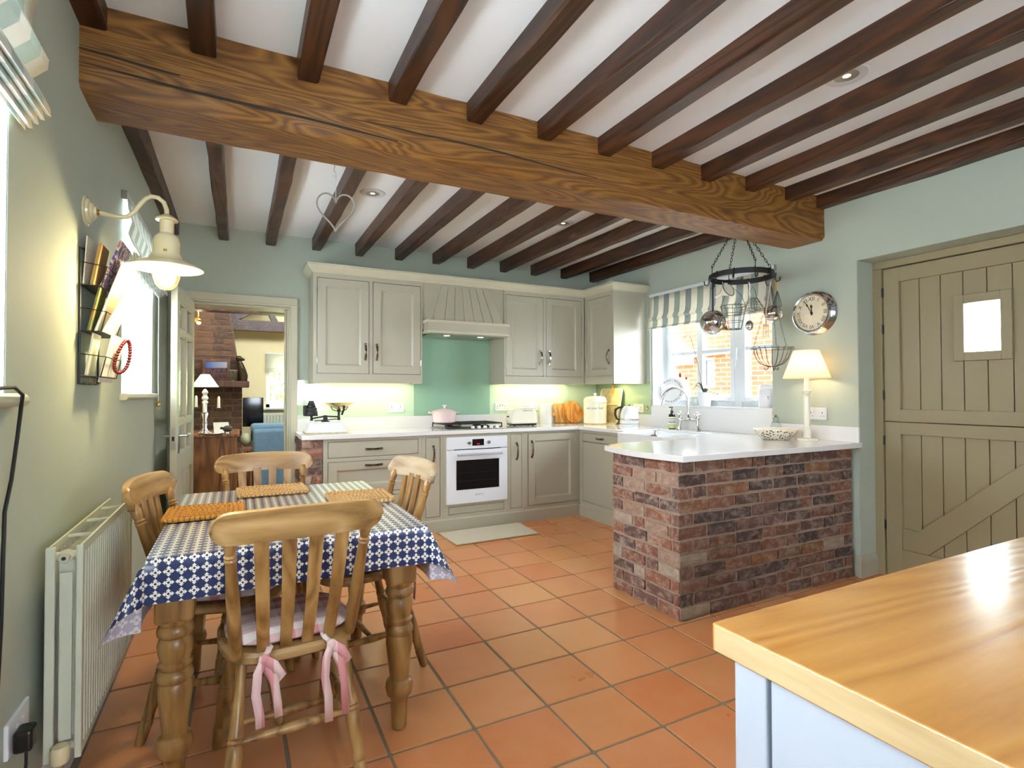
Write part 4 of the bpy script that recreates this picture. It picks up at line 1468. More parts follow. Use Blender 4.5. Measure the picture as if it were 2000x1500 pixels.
chair0 = build_chair('pine slat back chair nearest the viewer, seen from behind')
chair0.location = CH_F
chair0.rotation_euler = (0, 0, math.radians(3.5))
chl = dup(chair0, (-.025, 2.400, 0), math.radians(-100), 'pine slat back chair between the table and the radiator')
chf = dup(chair0, (.128, 2.835, 0), math.radians(180), 'pine slat back chair at the far end of the table by the doorway')
chr_ = dup(chair0, (.475, 2.47, 0), math.radians(99), 'pale worn slat back chair on the cabinet side of the table')
for ch in chr_.children:
    if ch.name.startswith('crest_rail'):
        ch.data = ch.data.copy()
        ch.data.materials[0] = PALE

def ribbon(pts, wd, nrm=(0, -1, 0)):
    """thin cotton tape along pts, facing nrm"""
    g = G()
    P_ = [Vector(p) for p in pts]
    rows = []
    for i, p in enumerate(P_):
        t = (P_[min(i+1, len(P_)-1)]-P_[max(i-1, 0)]).normalized()
        s = t.cross(Vector(nrm)).normalized()*wd/2
        rows.append([p-s, p+s])
    return g.sheet(rows)
def cushion(ch, label, ties):
    loc, rz = tuple(ch.location), ch.rotation_euler[2]
    t = thing('seat_cushion', label, 'cushion', (loc[0], loc[1], .463), rz, 'gingham seat cushions', world=False)
    g = G()
    m = 36
    out = []
    for k in range(m):
        a = 2*math.pi*k/m
        ca, sa = math.cos(a), math.sin(a)
        out.append((.182*math.copysign(abs(ca)**.6, ca), .012+.172*math.copysign(abs(sa)**.65, sa)))
    lev = ((.90, 0), (1.0, .010), (1.0, .016), (.93, .027), (.7, .034), (.35, .036))
    for s, z in lev:
        g.v += [(x*s, y*s, z) for x, y in out]
    for k in range(len(lev)-1):
        g.f += [(k*m+i, k*m+(i+1) % m, (k+1)*m+(i+1) % m, (k+1)*m+i) for i in range(m)]
    g.f.append(tuple(reversed(range(m))))
    g.f.append(tuple((len(lev)-1)*m+i for i in range(m)))
    obj('pad', g, 'gingham', t, smooth=True)
    obj('piping', G().tube([(x*1.003, y*1.003, .013) for x, y in out], .003, 6, True), 'gingham', t, smooth=True)
    if ties:
        for sx in (-1, 1):
            x = sx*.094
            y = -.218
            z = -.006
            obj('tie_knot', G().ball((x, y-.004, z), .014, (1.1, .8, 1)), 'gingham', t, smooth=True)
            obj('tie_strap', ribbon([(x*.85, -.155, .012), (x*.8, -.195, .014), (x, y, z)], .018, (0, 0, 1)), 'gingham', t, smooth=True, solid=.001)
            obj('tie_loop', ribbon([(x, y-.006, z), (x+.025, y-.022, z-.014), (x+.045, y-.018, z-.05), (x+.03, y-.014, z-.075), (x+.012, y-.012, z-.03), (x, y-.006, z)], .026), 'gingham', t, smooth=True, solid=.001)
            obj('tie_tail', ribbon([(x, y-.008, z), (x-.018, y-.020, z-.03), (x-.022, y-.018, z-.09), (x-.012, y-.020, z-.15), (x-.010, y-.018, z-.205-.02*sx)], .024), 'gingham', t, smooth=True, solid=.001)
            obj('tie_tail', ribbon([(x+.004, y-.008, z-.005), (x+.024, y-.022, z-.05), (x+.034, y-.020, z-.12), (x+.038, y-.022, z-.165-.05*max(0, sx))], .022), 'gingham', t, smooth=True, solid=.001)
    return t
cushion(chair0, 'pink gingham seat cushion with ribbon bows on the nearest chair', True)
cushion(chl, 'pink gingham seat cushion on the chair beside the radiator', False)
cushion(chr_, 'pink gingham seat cushion on the pale worn chair', True)

# ================================================================== RADIATOR
rad = thing('radiator', 'cream double panel radiator on the left wall behind a chair', 'radiator', (-.43, 2.3, .2))
ry0, ry1, rz0, rz1 = 1.895, 2.69, .205, .795
def fluted(xf, sgn):
    n = 24
    rows = []
    ys = [ry0]
    x_of = []
    prof = [(ry0, 0), (ry0+.03, 0)]
    st_ = (ry1-ry0-.06)/n
    for k in range(n):
        a = ry0+.03+k*st_
        prof += [(a+st_*.10, 0), (a+st_*.28, -.010), (a+st_*.62, -.010), (a+st_*.80, 0)]
    prof += [(ry1-.03, 0), (ry1, 0)]
    for z, f in ((rz0, 0), (rz0+.018, 0), (rz0+.04, 1), (rz1-.05, 1), (rz1-.025, 0), (rz1, 0)):
        rows.append([(xf+sgn*d*f, y, z) for y, d in prof])
    g = G().sheet(rows)
    return g
obj('front_panel', fluted(-.392, 1), 'radiator', rad, smooth=False, solid=.006)
obj('rear_panel', fluted(-.462, 1), 'radiator', rad, solid=.006)
obj('end_plate', G().box(-.470, -.448, ry0-.002, ry0+.012, rz0, rz1).box(-.402, -.386, ry0-.002, ry0+.008, rz0, rz1), 'radiator', rad, bev=.003)
g = G()
for k in range(30):
    y = ry0+.03+k*(ry1-ry0-.06)/29
    g.box(-.446, -.408, y-.001, y+.001, rz0+.05, rz1-.03)
obj('convector_fins', g, 'radiator', rad, kind='stuff')
for k in range(3):
    y = ry0+.18+k*.22
    obj('grille_bar', G().box(-.460, -.396, y-.004, y+.004, rz1-.012, rz1-.004), 'radiator', rad)
obj('convector_cover', G().box(-.440, -.412, ry0+.012, ry0+.02, rz0+.05, rz1-.075), 'radiator', rad)
obj('header_pipe', G().tube([(-.455, ry0+.02, rz1-.03), (-.397, ry0+.02, rz1-.03)], .012, 10), 'radiator', rad, smooth=True)
obj('bleed_plug', G().turned((-.427, ry0+.02, rz1-.03), (-.427, ry0-.012, rz1-.03), [(0, .018), (.5, .018), (.55, .013), (1, .012)], 16), 'cream_paint', rad, smooth=True)
obj('bleed_screw', G().turned((-.427, ry0-.012, rz1-.03), (-.427, ry0-.0145, rz1-.03), [(0, .005), (1, .005)], 10), 'black', rad)
obj('header_pipe', G().tube([(-.455, ry0+.02, rz0+.03), (-.397, ry0+.02, rz0+.03)], .012, 10), 'radiator', rad, smooth=True)
obj('valve_body', G().tube([(-.427, ry0+.02, rz0+.03), (-.427, ry0-.025, rz0+.03)], .012, 10).tube([(-.427, ry0-.025, rz0+.045), (-.427, ry0-.025, rz0-.05)], .010, 10), 'steel', rad, smooth=True)
obj('valve_cap', G().lathe([(.0, .0), (.018, .0), (.022, .006), (.022, .040), (.018, .046), (0, .046)], (-.427, ry0-.025, rz0+.01), 14), 'cream', rad, smooth=True)
obj('pipe_tail', G().tube([(-.427, ry0-.025, rz0-.05), (-.427, ry0-.025, 0)], .0075, 8), 'white', rad, smooth=True)

# socket, plug, cable on the left wall
sk_ = thing('wall_socket', 'white double wall socket beside the radiator at the lower left', 'socket', (XL, 1.79, .375))
obj('face_plate', G().box(XL, XL+.010, 1.715, 1.862, .332, .418), 'white', sk_, bev=.003)
obj('rocker_switch', G().box(XL+.010, XL+.014, 1.800, 1.812, .372, .392), 'white', sk_)
obj('rocker_switch', G().box(XL+.010, XL+.014, 1.765, 1.777, .372, .392), 'white', sk_)
pl = thing('mains_plug', 'black mains plug pushed into the lower left socket', 'plug', (XL+.012, 1.748, .36))
obj('plug_body', G().box(XL+.0145, XL+.052, 1.722, 1.772, .338, .392), 'plastic_black', pl, bev=.008, seg=3)
obj('plug_cable', G().tube([(XL+.035, 1.747, .345), (XL+.035, 1.747, .30), (XL+.03, 1.74, .22), (XL+.03, 1.72, .1), (XL+.03, 1.66, .01)], .0035, 8), 'plastic_black', pl, smooth=True)
obj('power_cable', G().tube([(-.455, 1.40, 1.228), (-.455, 1.60, 1.235), (-.46, 1.672, 1.218), (-.468, 1.690, 1.18), (-.472, 1.682, 1.11), (-.472, 1.650, 1.02), (-.474, 1.618, .95), (-.474, 1.612, .84), (-.474, 1.605, .70), (-.474, 1.585, .5), (-.474, 1.55, .2), (-.474, 1.5, .01)], .0042, 8), 'plastic_black', label='black power cable drooping from the near window sill', cat='cable', smooth=True)

# ================================================================== BLINDS
def blind(name, label, axis_x, sgn, y0, y1, prof, mat, rail):
    """roman blind: prof [(offset from wall, z)] swept along y"""
    b = thing(name, label, 'blind', (axis_x, (y0+y1)/2, prof[0][1]))
    n = 24
    rows = []
    for k in range(n+1):
        y = y0+(y1-y0)*k/n
        sag = .006*math.sin(k/n*math.pi*3)
        rows.append([(axis_x+sgn*(d+sag*(i/len(prof))), y, z-.004*math.sin(k/n*math.pi)*(i/len(prof))) for i, (d, z) in enumerate(prof)])
    obj('fabric', G().sheet(rows), mat, b, smooth=True, solid=.002)
    ztop = prof[0][1]
    x0, x1 = sorted((axis_x+sgn*.002, axis_x+sgn*.026))
    obj('head_rail', G().box(x0, x1, y0, y1, ztop-.02, ztop+.008), 'white', b)
    for y in (y0-.006, y1):
        obj('bracket', G().box(x0, x1, y, y+.006, ztop-.03, ztop+.012), 'steel', b)
    return b
def pleats(z, n, d0, d1, h):
    out = []
    for k in range(n):
        out += [(d1, z), (d1+.003, z-h*.5), (d0, z-h*.9)]
        z -= h
        d1 -= .004
    return out
blind('roman_blind', 'pale striped roman blind bunched in folds at the upper left corner', XL, 1, -.2, 1.745, [(.022, 2.36), (.028, 2.28), (.040, 2.22), (.030, 2.185), (.028, 2.15), (.045, 2.11), (.062, 2.075), (.060, 2.05), (.030, 2.02), (.028, 2.005), (.050, 1.985), (.066, 1.95), (.068, 1.93), (.058, 1.935), (.050, 1.97), (.046, 1.96), (.056, 1.918), (.048, 1.918), (.038, 1.96), (.036, 1.95), (.044, 1.905), (.036, 1.905), (.026, 1.95), (.024, 1.94), (.032, 1.892), (.024, 1.892), (.014, 1.94), (.018, 1.885)], 'stripe_left', 0)
blind('roman_blind', 'pale striped roman blind over the window behind the wall lamp', XL, 1, 3.07, 4.21, [(.024, 2.17), (.030, 2.10), (.045, 2.04), (.030, 1.98), (.050, 1.93), (.075, 1.885), (.072, 1.87), (.058, 1.90), (.060, 1.865), (.050, 1.90), (.048, 1.86), (.036, 1.895), (.036, 1.855), (.024, 1.89), (.024, 1.85)], 'stripe_left', 0)
blind('roman_blind', 'sage and cream striped roman blind over the sink window', XR, -1, 2.70, 4.09, [(.022, 2.185), (.024, 2.10), (.028, 2.02), (.034, 1.975), (.052, 1.945), (.050, 1.935), (.036, 1.925), (.038, 1.89), (.042, 1.862), (.058, 1.850), (.050, 1.842), (.03, 1.848)], 'stripe', 0)
obj('blind_cord', G().tube([(XR-.03, 4.075, 1.85), (XR-.02, 4.085, 1.5), (XR-.015, 4.085, 1.15), (XR-.012, 4.06, 1.18), (XR-.015, 4.085, 1.24)], .0018, 6), 'white', label='thin white blind cord hanging left of the sink window', cat='cord')
obj('cord_acorn', G().lathe([(0, 0), (.010, .004), (.013, .018), (.009, .034), (.003, .040), (0, .04)], (XR-.014, 4.14, 1.045), 12), 'gold', label='small wooden cord acorn hanging above the worktop upstand', cat='cord pull', smooth=True)
obj('sill_cord', G().tube([(XL+.03, 4.17, 1.86), (XL+.03, 4.18, 1.3), (XL+.032, 4.18, 1.17)], .0018, 6), 'white', label='thin blind cord hanging past the far left window sill', cat='cord')
obj('cord_acorn', G().lathe([(0, 0), (.010, .004), (.013, .018), (.009, .034), (.003, .040), (0, .04)], (XL+.032, 4.18, 1.13), 12), 'gold', label='small brass cord acorn below the far left window sill', cat='cord pull', smooth=True)

# ================================================================== WALL LAMP
WL = thing('wall_lamp', 'cream enamel swan neck wall lamp glowing beside the letter rack', 'wall lamp', (XL, 2.432, 1.89))
ly = 2.432
obj('wall_plate', G().turned((XL, ly, 1.888), (XL+.034, ly, 1.888), [(0, .056), (.12, .056), (.2, .046), (.4, .044), (.5, .034), (.7, .030), (.8, .020), (1, .018)], 24), 'cream', WL, smooth=True)
obj('swan_neck', G().tube([(XL+.03, ly, 1.888), (XL+.06, ly, 1.884), (XL+.10, ly, 1.880), (XL+.125, ly, 1.884), (XL+.145, ly, 1.905), (XL+.165, ly, 1.94), (XL+.180, ly, 1.962), (XL+.200, ly, 1.974), (XL+.222, ly, 1.972), (XL+.240, ly, 1.957), (XL+.249, ly, 1.93), (XL+.250, ly, 1.90)], .0085, 12), 'cream', WL, smooth=True)
obj('collar', G().turned((XL+.033, ly, 1.888), (XL+.042, ly, 1.888), [(0, .0105), (1, .0105)], 12), 'gold', WL)
sx_ = XL+.250
sh = obj('shade', G().lathe([(.010, 1.912), (.018, 1.908), (.030, 1.900), (.038, 1.893), (.038, 1.887), (.024, 1.886), (.024, 1.838), (.034, 1.830), (.043, 1.818), (.046, 1.80), (.046, 1.762), (.054, 1.748), (.062, 1.738), (.090, 1.724), (.122, 1.706), (.126, 1.701), (.122, 1.700), (.090, 1.718), (.055, 1.733), (.042, 1.745), (.040, 1.80)], (sx_, ly, 0), 40), 'cream', WL, smooth=True)
obj('emblem', G().box(sx_-.006, sx_+.006, ly-.048, ly-.0455, 1.752, 1.768), 'gold', WL, bev=.002)
obj('glass_jar', G().lathe([(.036, 1.742), (.042, 1.715), (.046, 1.69), (.045, 1.665), (.036, 1.638), (.020, 1.622), (0, 1.618)], (sx_, ly, 0), 28), 'clear', WL, smooth=True)
obj('bulb', G().lathe([(.012, 1.74), (.016, 1.72), (.028, 1.70), (.033, 1.68), (.030, 1.658), (.016, 1.640), (0, 1.636)], (sx_, ly, 0), 20), glow('wall_lamp_bulb', (255, 232, 180), 30), WL, smooth=True)
point('wall_lamp_light', (sx_, ly, 1.628), 7, (1, .78, .42), .035)

# ================================================================== LETTER RACK
lr = thing('letter_rack', 'three tier wire letter rack on the left wall', 'letter rack', (XL, 2.47, 1.25))
ya, yb = 2.325, 2.605
g = G()
WX = XL+.008
obj('wire_frame', G().tube([(WX, ya, 1.255), (WX, ya, 1.73), (WX, (ya+yb)/2-.03, 1.74), (WX, (ya+yb)/2-.035, 1.785), (WX, (ya+yb)/2, 1.765), (WX, (ya+yb)/2+.035, 1.785), (WX, (ya+yb)/2+.03, 1.74), (WX, yb, 1.73), (WX, yb, 1.255)], .004, 8, True), 'black', lr, smooth=True)
for k, z in enumerate((1.60, 1.44, 1.28)):
    obj('pocket', G().tube([(WX, ya, z), (WX+.06, ya+.005, z+.0), (WX+.06, yb-.005, z), (WX, yb, z)], .002, 6).tube([(WX+.06, ya+.005, z), (WX+.075, ya+.005, z+.07), (WX+.075, yb-.005, z+.07), (WX+.06, yb-.005, z)], .002, 6).tube([(WX+.075, ya+.005, z+.07), (WX, ya, z+.08)], .0018, 6).box(WX, WX+.06, ya, yb, z-.001, z+.001), 'black', lr)
for k in range(3):
    y = ya+.05+k*.08
    obj('key_hook', G().tube([(WX, y, 1.262), (WX+.014, y, 1.255), (WX+.022, y, 1.262), (WX+.020, y, 1.278)], .0022, 6), 'steel', lr, smooth=True)
def card(name, label, cat, y0, y1, z0, h, x0, lean, th, mat):
    """paper standing in a pocket: bottom at (x0,z0), leaning outward"""
    g = G().box(0, th, y0, y1, 0, h)
    m = Matrix.Translation((x0, 0, z0)) @ Matrix.Rotation(lean, 4, 'Y')
    g.xf(m)
    return obj(name, g, mat, label=label, cat=cat)
MAPM, t_, b_ = nt('printed_map_cover')
v_ = coords(t_)
t_.links.new(ramp(t_, noise(t_, v_, 60, 3), [(.35, lin((90, 70, 140))), (.5, lin((214, 196, 190))), (.62, lin((190, 90, 90)))], True), b_.inputs['Base Color'])
GRC, t_, b_ = nt('green_and_orange_card')
t_.links.new(ramp(t_, noise(t_, coords(t_), 45, 2), [(.4, lin((104, 120, 66))), (.55, lin((170, 110, 60))), (.7, lin((196, 180, 130)))], True), b_.inputs['Base Color'])
KRAFT = plain('kraft_card', (176, 140, 84), .8)
card('envelope', 'long white envelope at the back of the top rack tier', 'envelope', 2.34, 2.56, 1.606, .17, WX+.004, .06, .003, 'paper')
card('notebook', 'slim spiral notebook in the top tier of the letter rack', 'notebook', 2.35, 2.47, 1.604, .155, WX+.022, .16, .010, KRAFT)
card('map_booklet', 'folded map with red and blue print leaning from the rack top', 'map', 2.38, 2.56, 1.606, .185, WX+.044, .33, .008, MAPM)
card('greeting_card', 'green and orange card in the middle tier of the rack', 'card', 2.35, 2.46, 1.446, .165, WX+.016, .20, .006, GRC)
card('paper_sheaf', 'large white sheets fanning out of the middle rack tier', 'papers', 2.38, 2.62, 1.446, .27, WX+.030, .30, .004, 'paper')
card('envelope', 'white envelope tilted outward in front of the middle rack tier', 'envelope', 2.40, 2.60, 1.446, .19, WX+.048, .42, .003, 'paper')
card('leaflet', 'folded cream leaflet in the lowest tier of the letter rack', 'leaflet', 2.34, 2.45, 1.286, .15, WX+.012, .14, .006, 'ivory')
card('postcard', 'white handwritten card in the lowest tier behind red beads', 'card', 2.38, 2.62, 1.262, .18, WX+.042, .22, .003, 'paper')
bd = thing('bead_string', 'loop of dark red beads hanging from the letter rack', 'beads', (WX+.06, 2.49, 1.3))
RED = plain('red_glazed_beads', (112, 20, 24), .25, var=.15, coat=.4)
for k in range(34):
    a = k/34*2*math.pi
    y = 2.495+.012*math.sin(a)
    z = 1.362-.062*-math.cos(a)
    obj('bead', G().ball((WX+.098+.019*math.sin(a)*(1-.3*math.cos(a))+(z-1.362)*.2, y, z), .0075, (1, 1, .9), 10), RED, bd, smooth=True)
obj('thread', G().tube([(WX+.078, 2.495, 1.424), (WX+.074, 2.495, 1.445)], .0012, 6), RED, bd)

# window sill ornaments
PIG = plain('pink_grey_ceramic', (196, 180, 172), .4, var=.1, vs=20)
pg = thing('pig_ornament', 'pink grey ceramic pig silhouette on the far left window sill', 'ornament', (-.56, 3.22, 1.22))
obj('body', G().ball((-.56, 3.23, 1.268), .05, (.35, 1.0, .72), 20), PIG, pg, smooth=True)
obj('snout', G().ball((-.56, 3.285, 1.262), .018, (.5, 1, 1), 12), PIG, pg, smooth=True)
for y in (3.20, 3.262):
    obj('foot', G().turned((-.56, y, 1.22), (-.56, y, 1.245), [(0, .007), (1, .011)], 10), PIG, pg, smooth=True)
obj('wooden_oval', G().ball((-.585, 3.14, 1.385), .036, (.2, .55, 1.5), 16), 'pine', label='small hanging wooden oval in the far left window recess', cat='ornament', smooth=True)

# ================================================================== RUG + ISLAND
rg = thing('floor_mat', 'cream woven mat on the tiles before the oven', 'mat', (1.93, 4.22, 0))
g = G().prism(rounded([(1.552, 4.000), (2.316, 4.010), (2.336, 4.430), (1.545, 4.425)], (0, 1, 2, 3), .02), .001, .010)
obj('weave', g, 'rug', rg)
obj('bound_edge', G().tube([(1.552, 4.000, .007), (2.316, 4.010, .007), (2.336, 4.430, .007), (1.545, 4.425, .007)], .006, 6, True), plain('beige_binding', (168, 146, 110), .9), rg)

isl = thing('kitchen_island', 'white kitchen island with thick oiled oak top at lower right', 'island', (1.3, 0, 0))
ix0, iy1 = .588, .540
obj('oak_top', G().prism(rounded([(ix0, -.75), (1.95, -.75), (1.95, iy1), (ix0, iy1)], (3,), .006), .862, .900), 'oak_top', isl, bev=.0025)
obj('oak_edging', G().box(ix0-.0006, ix0+.0005, -.745, iy1-.006, .8645, .8975), 'oak_edge', isl)
obj('oak_edging', G().box(ix0+.006, 1.945, iy1-.0005, iy1+.0006, .8645, .8975), 'oak_edge', isl)
PALEB = plain('pale_blue_white_paint', (184, 191, 202), .4, var=.01)
obj('carcass', G().box(.622, 1.9, -.7, .505, .0, .861), PALEB, isl)
obj('corner_post', G().box(.606, .660, .467, .517, 0, .861), PALEB, isl, bev=.003)
obj('side_panel', G().box(.609, .640, -.7, .4635, .08, .8605), PALEB, isl, bev=.003)
obj('plinth', G().box(.612, 1.9, -.7, .4635, 0, .078), PALEB, isl)

# ================================================================== THINGS ON THE WORKTOP
def lathe_o(name, prof, c, mat, parent=None, seg=28, **kw):
    return obj(name, G().lathe(prof, c, seg), mat, parent, smooth=True, **kw)

# antique scales
sc = thing('kitchen_scales', 'antique black iron balance scales on a white base', 'scales', (.655, 4.74, Z1))
cx, cy = .655, 4.74
g = G()
b0, b1 = (.165, .105), (.130, .070)
lv = [(b0, Z1), (b0, Z1+.014), ((.155, .095), Z1+.022), (b1, Z1+.085), ((.125, .065), Z1+.092)]
for (hx, hy), z in lv:
    g.v += [(cx-hx, cy-hy, z), (cx+hx, cy-hy, z), (cx+hx, cy+hy, z), (cx-hx, cy+hy, z)]
for k in range(len(lv)-1):
    g.f += [(k*4+i, k*4+(i+1) % 4, k*4+4+(i+1) % 4, k*4+4+i) for i in range(4)]
g.f += [(3, 2, 1, 0), tuple(range(len(lv)*4-4, len(lv)*4))]
obj('base', g, 'porcelain', sc, bev=.008, seg=3)
obj('base_rim', G().box(cx-.168, cx+.168, cy-.108, cy+.108, Z1+.001, Z1+.010), plain('aged_gilt_rim', (196, 176, 140), .4, var=.2, vs=60), sc)
zb = Z1+.092
obj('fulcrum', G().prism([(cx-.02, zb), (cx+.02, zb), (cx+.012, zb+.055), (cx-.012, zb+.055)], cy-.02, cy+.02, 'y').box(cx-.03, cx+.03, cy-.03, cy+.03, zb, zb+.008), 'black', sc)
obj('beam', G().tube([(cx-.115, cy-.015, zb+.028), (cx, cy-.015, zb+.047), (cx+.105, cy-.015, zb+.040)], .0055, 8).tube([(cx-.115, cy+.015, zb+.028), (cx, cy+.015, zb+.047), (cx+.105, cy+.015, zb+.040)], .0055, 8).tube([(cx-.09, cy-.015, zb+.010), (cx+.09, cy-.015, zb+.022)], .004, 8), 'black', sc)
for sx, h in ((-1, .03), (1, .075)):
    obj('support', G().turned((cx+sx*.11, cy, zb+.012), (cx+sx*.11, cy, zb+.03+h), [(0, .015), (.3, .010), (.7, .010), (1, .018)], 12), 'black', sc, smooth=True)
obj('weight_plate', G().turned((cx-.115, cy, zb+.052), (cx-.115, cy, zb+.060), [(0, .055), (1, .058)], 24), 'black', sc, smooth=True)
obj('plate_arm', G().box(cx-.175, cx-.145, cy-.02, cy+.02, zb+.055, zb+.14), 'black', sc, bev=.006)
obj('pan_ring', G().tube([(cx+.115+.085*math.cos(a*math.pi/12), cy+.085*math.sin(a*math.pi/12), zb+.150) for a in range(24)], .004, 6, True).tube([(cx+.03, cy, zb+.150), (cx+.06, cy, zb+.10), (cx+.115, cy, zb+.082), (cx+.17, cy, zb+.10), (cx+.2, cy, zb+.150)], .004, 6), 'black', sc)
obj('pan_post', G().tube([(cx+.13, cy-.03, zb+.06), (cx+.14, cy-.06, zb+.10), (cx+.145, cy-.075, zb+.152)], .009, 8), 'black', sc, smooth=True)
lathe_o('weighing_pan', [(0, zb+.105), (.04, zb+.110), (.085, zb+.135), (.118, zb+.158), (.121, zb+.160), (.085, zb+.140), (.04, zb+.116), (0, zb+.112)], (cx+.115, cy, 0), plain('pale_brass', (214, 196, 150), .25, .8), sc)
zz = zb+.060
for k, (r, h) in enumerate(((.050, .034), (.044, .028), (.034, .022), (.028, .018), (.022, .016))):
    lathe_o('iron_weight', [(r, 0), (r, h-.004), (r-.006, h), (0, h)], (cx-.112, cy, zz), 'black', seg=24, label=f'round black iron weight, {ORD[k]} from the bottom of the scale stack', cat='weight', group='weights on the scales')
    zz += h

def wall_socket(name, label, at, plane, mat='white', switches=None):
    """double socket on the back wall (plane y) or right wall (plane x)"""
    t = thing(name, label, 'socket', at)
    u0 = at[0] if plane == 'y' else at[1]
    F = at[1] if plane == 'y' else at[0]
    z = at[2]
    obj('face_plate', mapped(G().box(u0-.073, u0+.073, -.010, 0, z-.043, z+.043), plane, F), mat, t, bev=.003)
    for s in (-1, 1):
        obj('rocker_switch', mapped(G().box(u0+s*.014-.005, u0+s*.014+.005, -.0135, -.009, z+.008, z+.026), plane, F), switches or 'white', t)
        g = G()
        g.box(u0+s*.042-.003, u0+s*.042+.003, -.0105, -.0095, z+.002, z+.012)
        g.box(u0+s*.042-.014, u0+s*.042-.007, -.0105, -.0095, z-.018, z-.014)
        g.box(u0+s*.042+.007, u0+s*.042+.014, -.0105, -.0095, z-.018, z-.014)
        obj('pin_holes', mapped(g, plane, F), 'gap', t, kind='stuff')
    return t
ORANGE = plain('amber_neon_switch', (222, 140, 70), .4)
wall_socket('wall_socket', 'white double socket on the splashback beside the old scales', (1.325, YB-.008, 1.083), 'y')
wall_socket('wall_socket', 'white double socket with amber switches left of the toaster', (2.43, YB-.008, 1.075), 'y', switches=ORANGE)
wall_socket('wall_socket', 'white double socket half hidden behind the toaster and jug', (2.80, YB-.008, 1.075), 'y')
wall_socket('wall_socket', 'cream socket on the side splashback behind the kettle', (XR-.008, 4.27, 1.062), 'x', 'ivory')
wall_socket('wall_socket', 'white double socket on the wall behind the table lamp', (XR, 2.385, 1.068), 'x')

# pink casserole on the hob
ps = thing('casserole_pot', 'pale pink lidded casserole pot on the hob', 'pot', (1.735, 4.79, Z1+.054))
zp = Z1+.054
lathe_o('pot_body', [(0, 0), (.095, 0), (.106, .010), (.112, .06), (.115, .098), (.111, .098), (.108, .05), (0, .01)], (1.735, 4.79, zp), 'pink', ps)
lathe_o('lid', [(.119, .099), (.119, .106), (.10, .118), (.06, .130), (.02, .134), (0, .134)], (1.735, 4.79, zp), 'pink', ps)
lathe_o('lid_knob', [(.009, .134), (.009, .150), (.022, .158), (.022, .164), (.012, .168), (0, .168)], (1.735, 4.79, zp), 'pink', ps)
for s in (-1, 1):
    obj('handle', G().tube([(1.735+s*.108, 4.765, zp+.092), (1.735+s*.145, 4.768, zp+.096), (1.735+s*.150, 4.79, zp+.097), (1.735+s*.145, 4.812, zp+.096), (1.735+s*.108, 4.815, zp+.092)], .008, 8), 'pink', ps, smooth=True)

# toaster
ta = thing('toaster', 'white two slice toaster with black base on the worktop', 'toaster', (2.57, 4.80, Z1), math.radians(-6), world=False)
tp = [(-.135, .02), (-.145, .05), (-.140, .11), (-.125, .165), (-.105, .188), (.105, .188), (.125, .165), (.140, .11), (.145, .05), (.135, .02)]
obj('body', G().prism(tp, -.085, .085, 'y'), 'ivory', ta, bev=.02, seg=4, smooth=True)
obj('base', G().box(-.135, .135, -.078, .078, .006, .026), 'plastic_black', ta, bev=.006)
for x in (-.1, .1):
    for y in (-.06, .06):
        obj('foot', G().lathe([(.010, 0), (.010, .008)], (x, y, 0), 10), 'plastic_black', ta)
obj('slot', G().box(-.09, .09, -.04, -.012, .1875, .189), 'gap', ta)
obj('slot', G().box(-.09, .09, .012, .04, .1875, .189), 'gap', ta)
obj('side_groove', G().box(-.02, .085, -.0865, -.084, .150, .158), 'steel', ta, bev=.002)
obj('lever', G().box(-.158, -.138, -.016, .016, .088, .100), 'plastic_black', ta, bev=.003)
obj('browning_dial', G().turned((-.143, .03, .055), (-.156, .03, .055), [(0, .012), (1, .010)], 14), 'steel', ta, smooth=True)

# tall white jug
jg = thing('ceramic_jug', 'tall plain white ceramic jar behind the toaster', 'jar', (2.905, 4.88, Z1))
lathe_o('body', [(0, 0), (.062, 0), (.066, .008), (.066, .195), (.070, .205), (.066, .210), (.060, .203), (.060, .02), (0, .015)], (2.905, 4.88, Z1), 'porcelain', jg)

# chopping boards leaning in the corner
WB = wood('beech_board_wood', (166, 112, 52), (204, 150, 82), (226, 180, 118), 'z', .5, 5, 50, .1, .05)
WB2 = wood('amber_round_board_wood', (164, 96, 26), (206, 134, 48), (224, 160, 78), 'z', .45, 5, 50, .1, .05)
bo = thing('chopping_board', 'square wooden chopping board with handle leaning in the corner', 'chopping board', (3.125, 4.935, Z1+.003), math.radians(4), world=False)
def lean(g, a):
    return g.xf(Matrix.Rotation(a, 4, 'X'))
obj('board', lean(G().prism(rounded([(-.075, 0), (.10, 0), (.10, .215), (-.075, .215)], (0, 1, 2, 3), .02), -.009, .009, 'y'), math.radians(-9)), WB, bo, bev=.003)
obj('handle', lean(G().prism(rounded([(-.135, .088), (-.07, .080), (-.07, .118), (-.135, .110)], (0, 3), .012), -.008, .008, 'y'), math.radians(-9)), WB, bo, bev=.003)
b2 = thing('chopping_board', 'round amber wooden board leaning beside the bread bin', 'chopping board', (3.25, 4.845, Z1+.003), math.radians(-22), world=False)
ring = [(.10*math.cos(a*math.pi/16), .105+.105*math.sin(a*math.pi/16)) for a in range(32)]
obj('board', lean(G().prism(ring, -.009, .009, 'y'), math.radians(-12)), WB2, b2, bev=.003)
b3 = thing('chopping_board', 'small dark edged round board behind the amber board', 'chopping board', (3.255, 4.893, Z1+.003), math.radians(-10), world=False)
obj('board', lean(G().prism([(.115*math.cos(a*math.pi/16), .115+.13*math.sin(a*math.pi/16)) for a in range(32)], -.008, .008, 'y'), math.radians(-10)), WB2, b3, bev=.003)

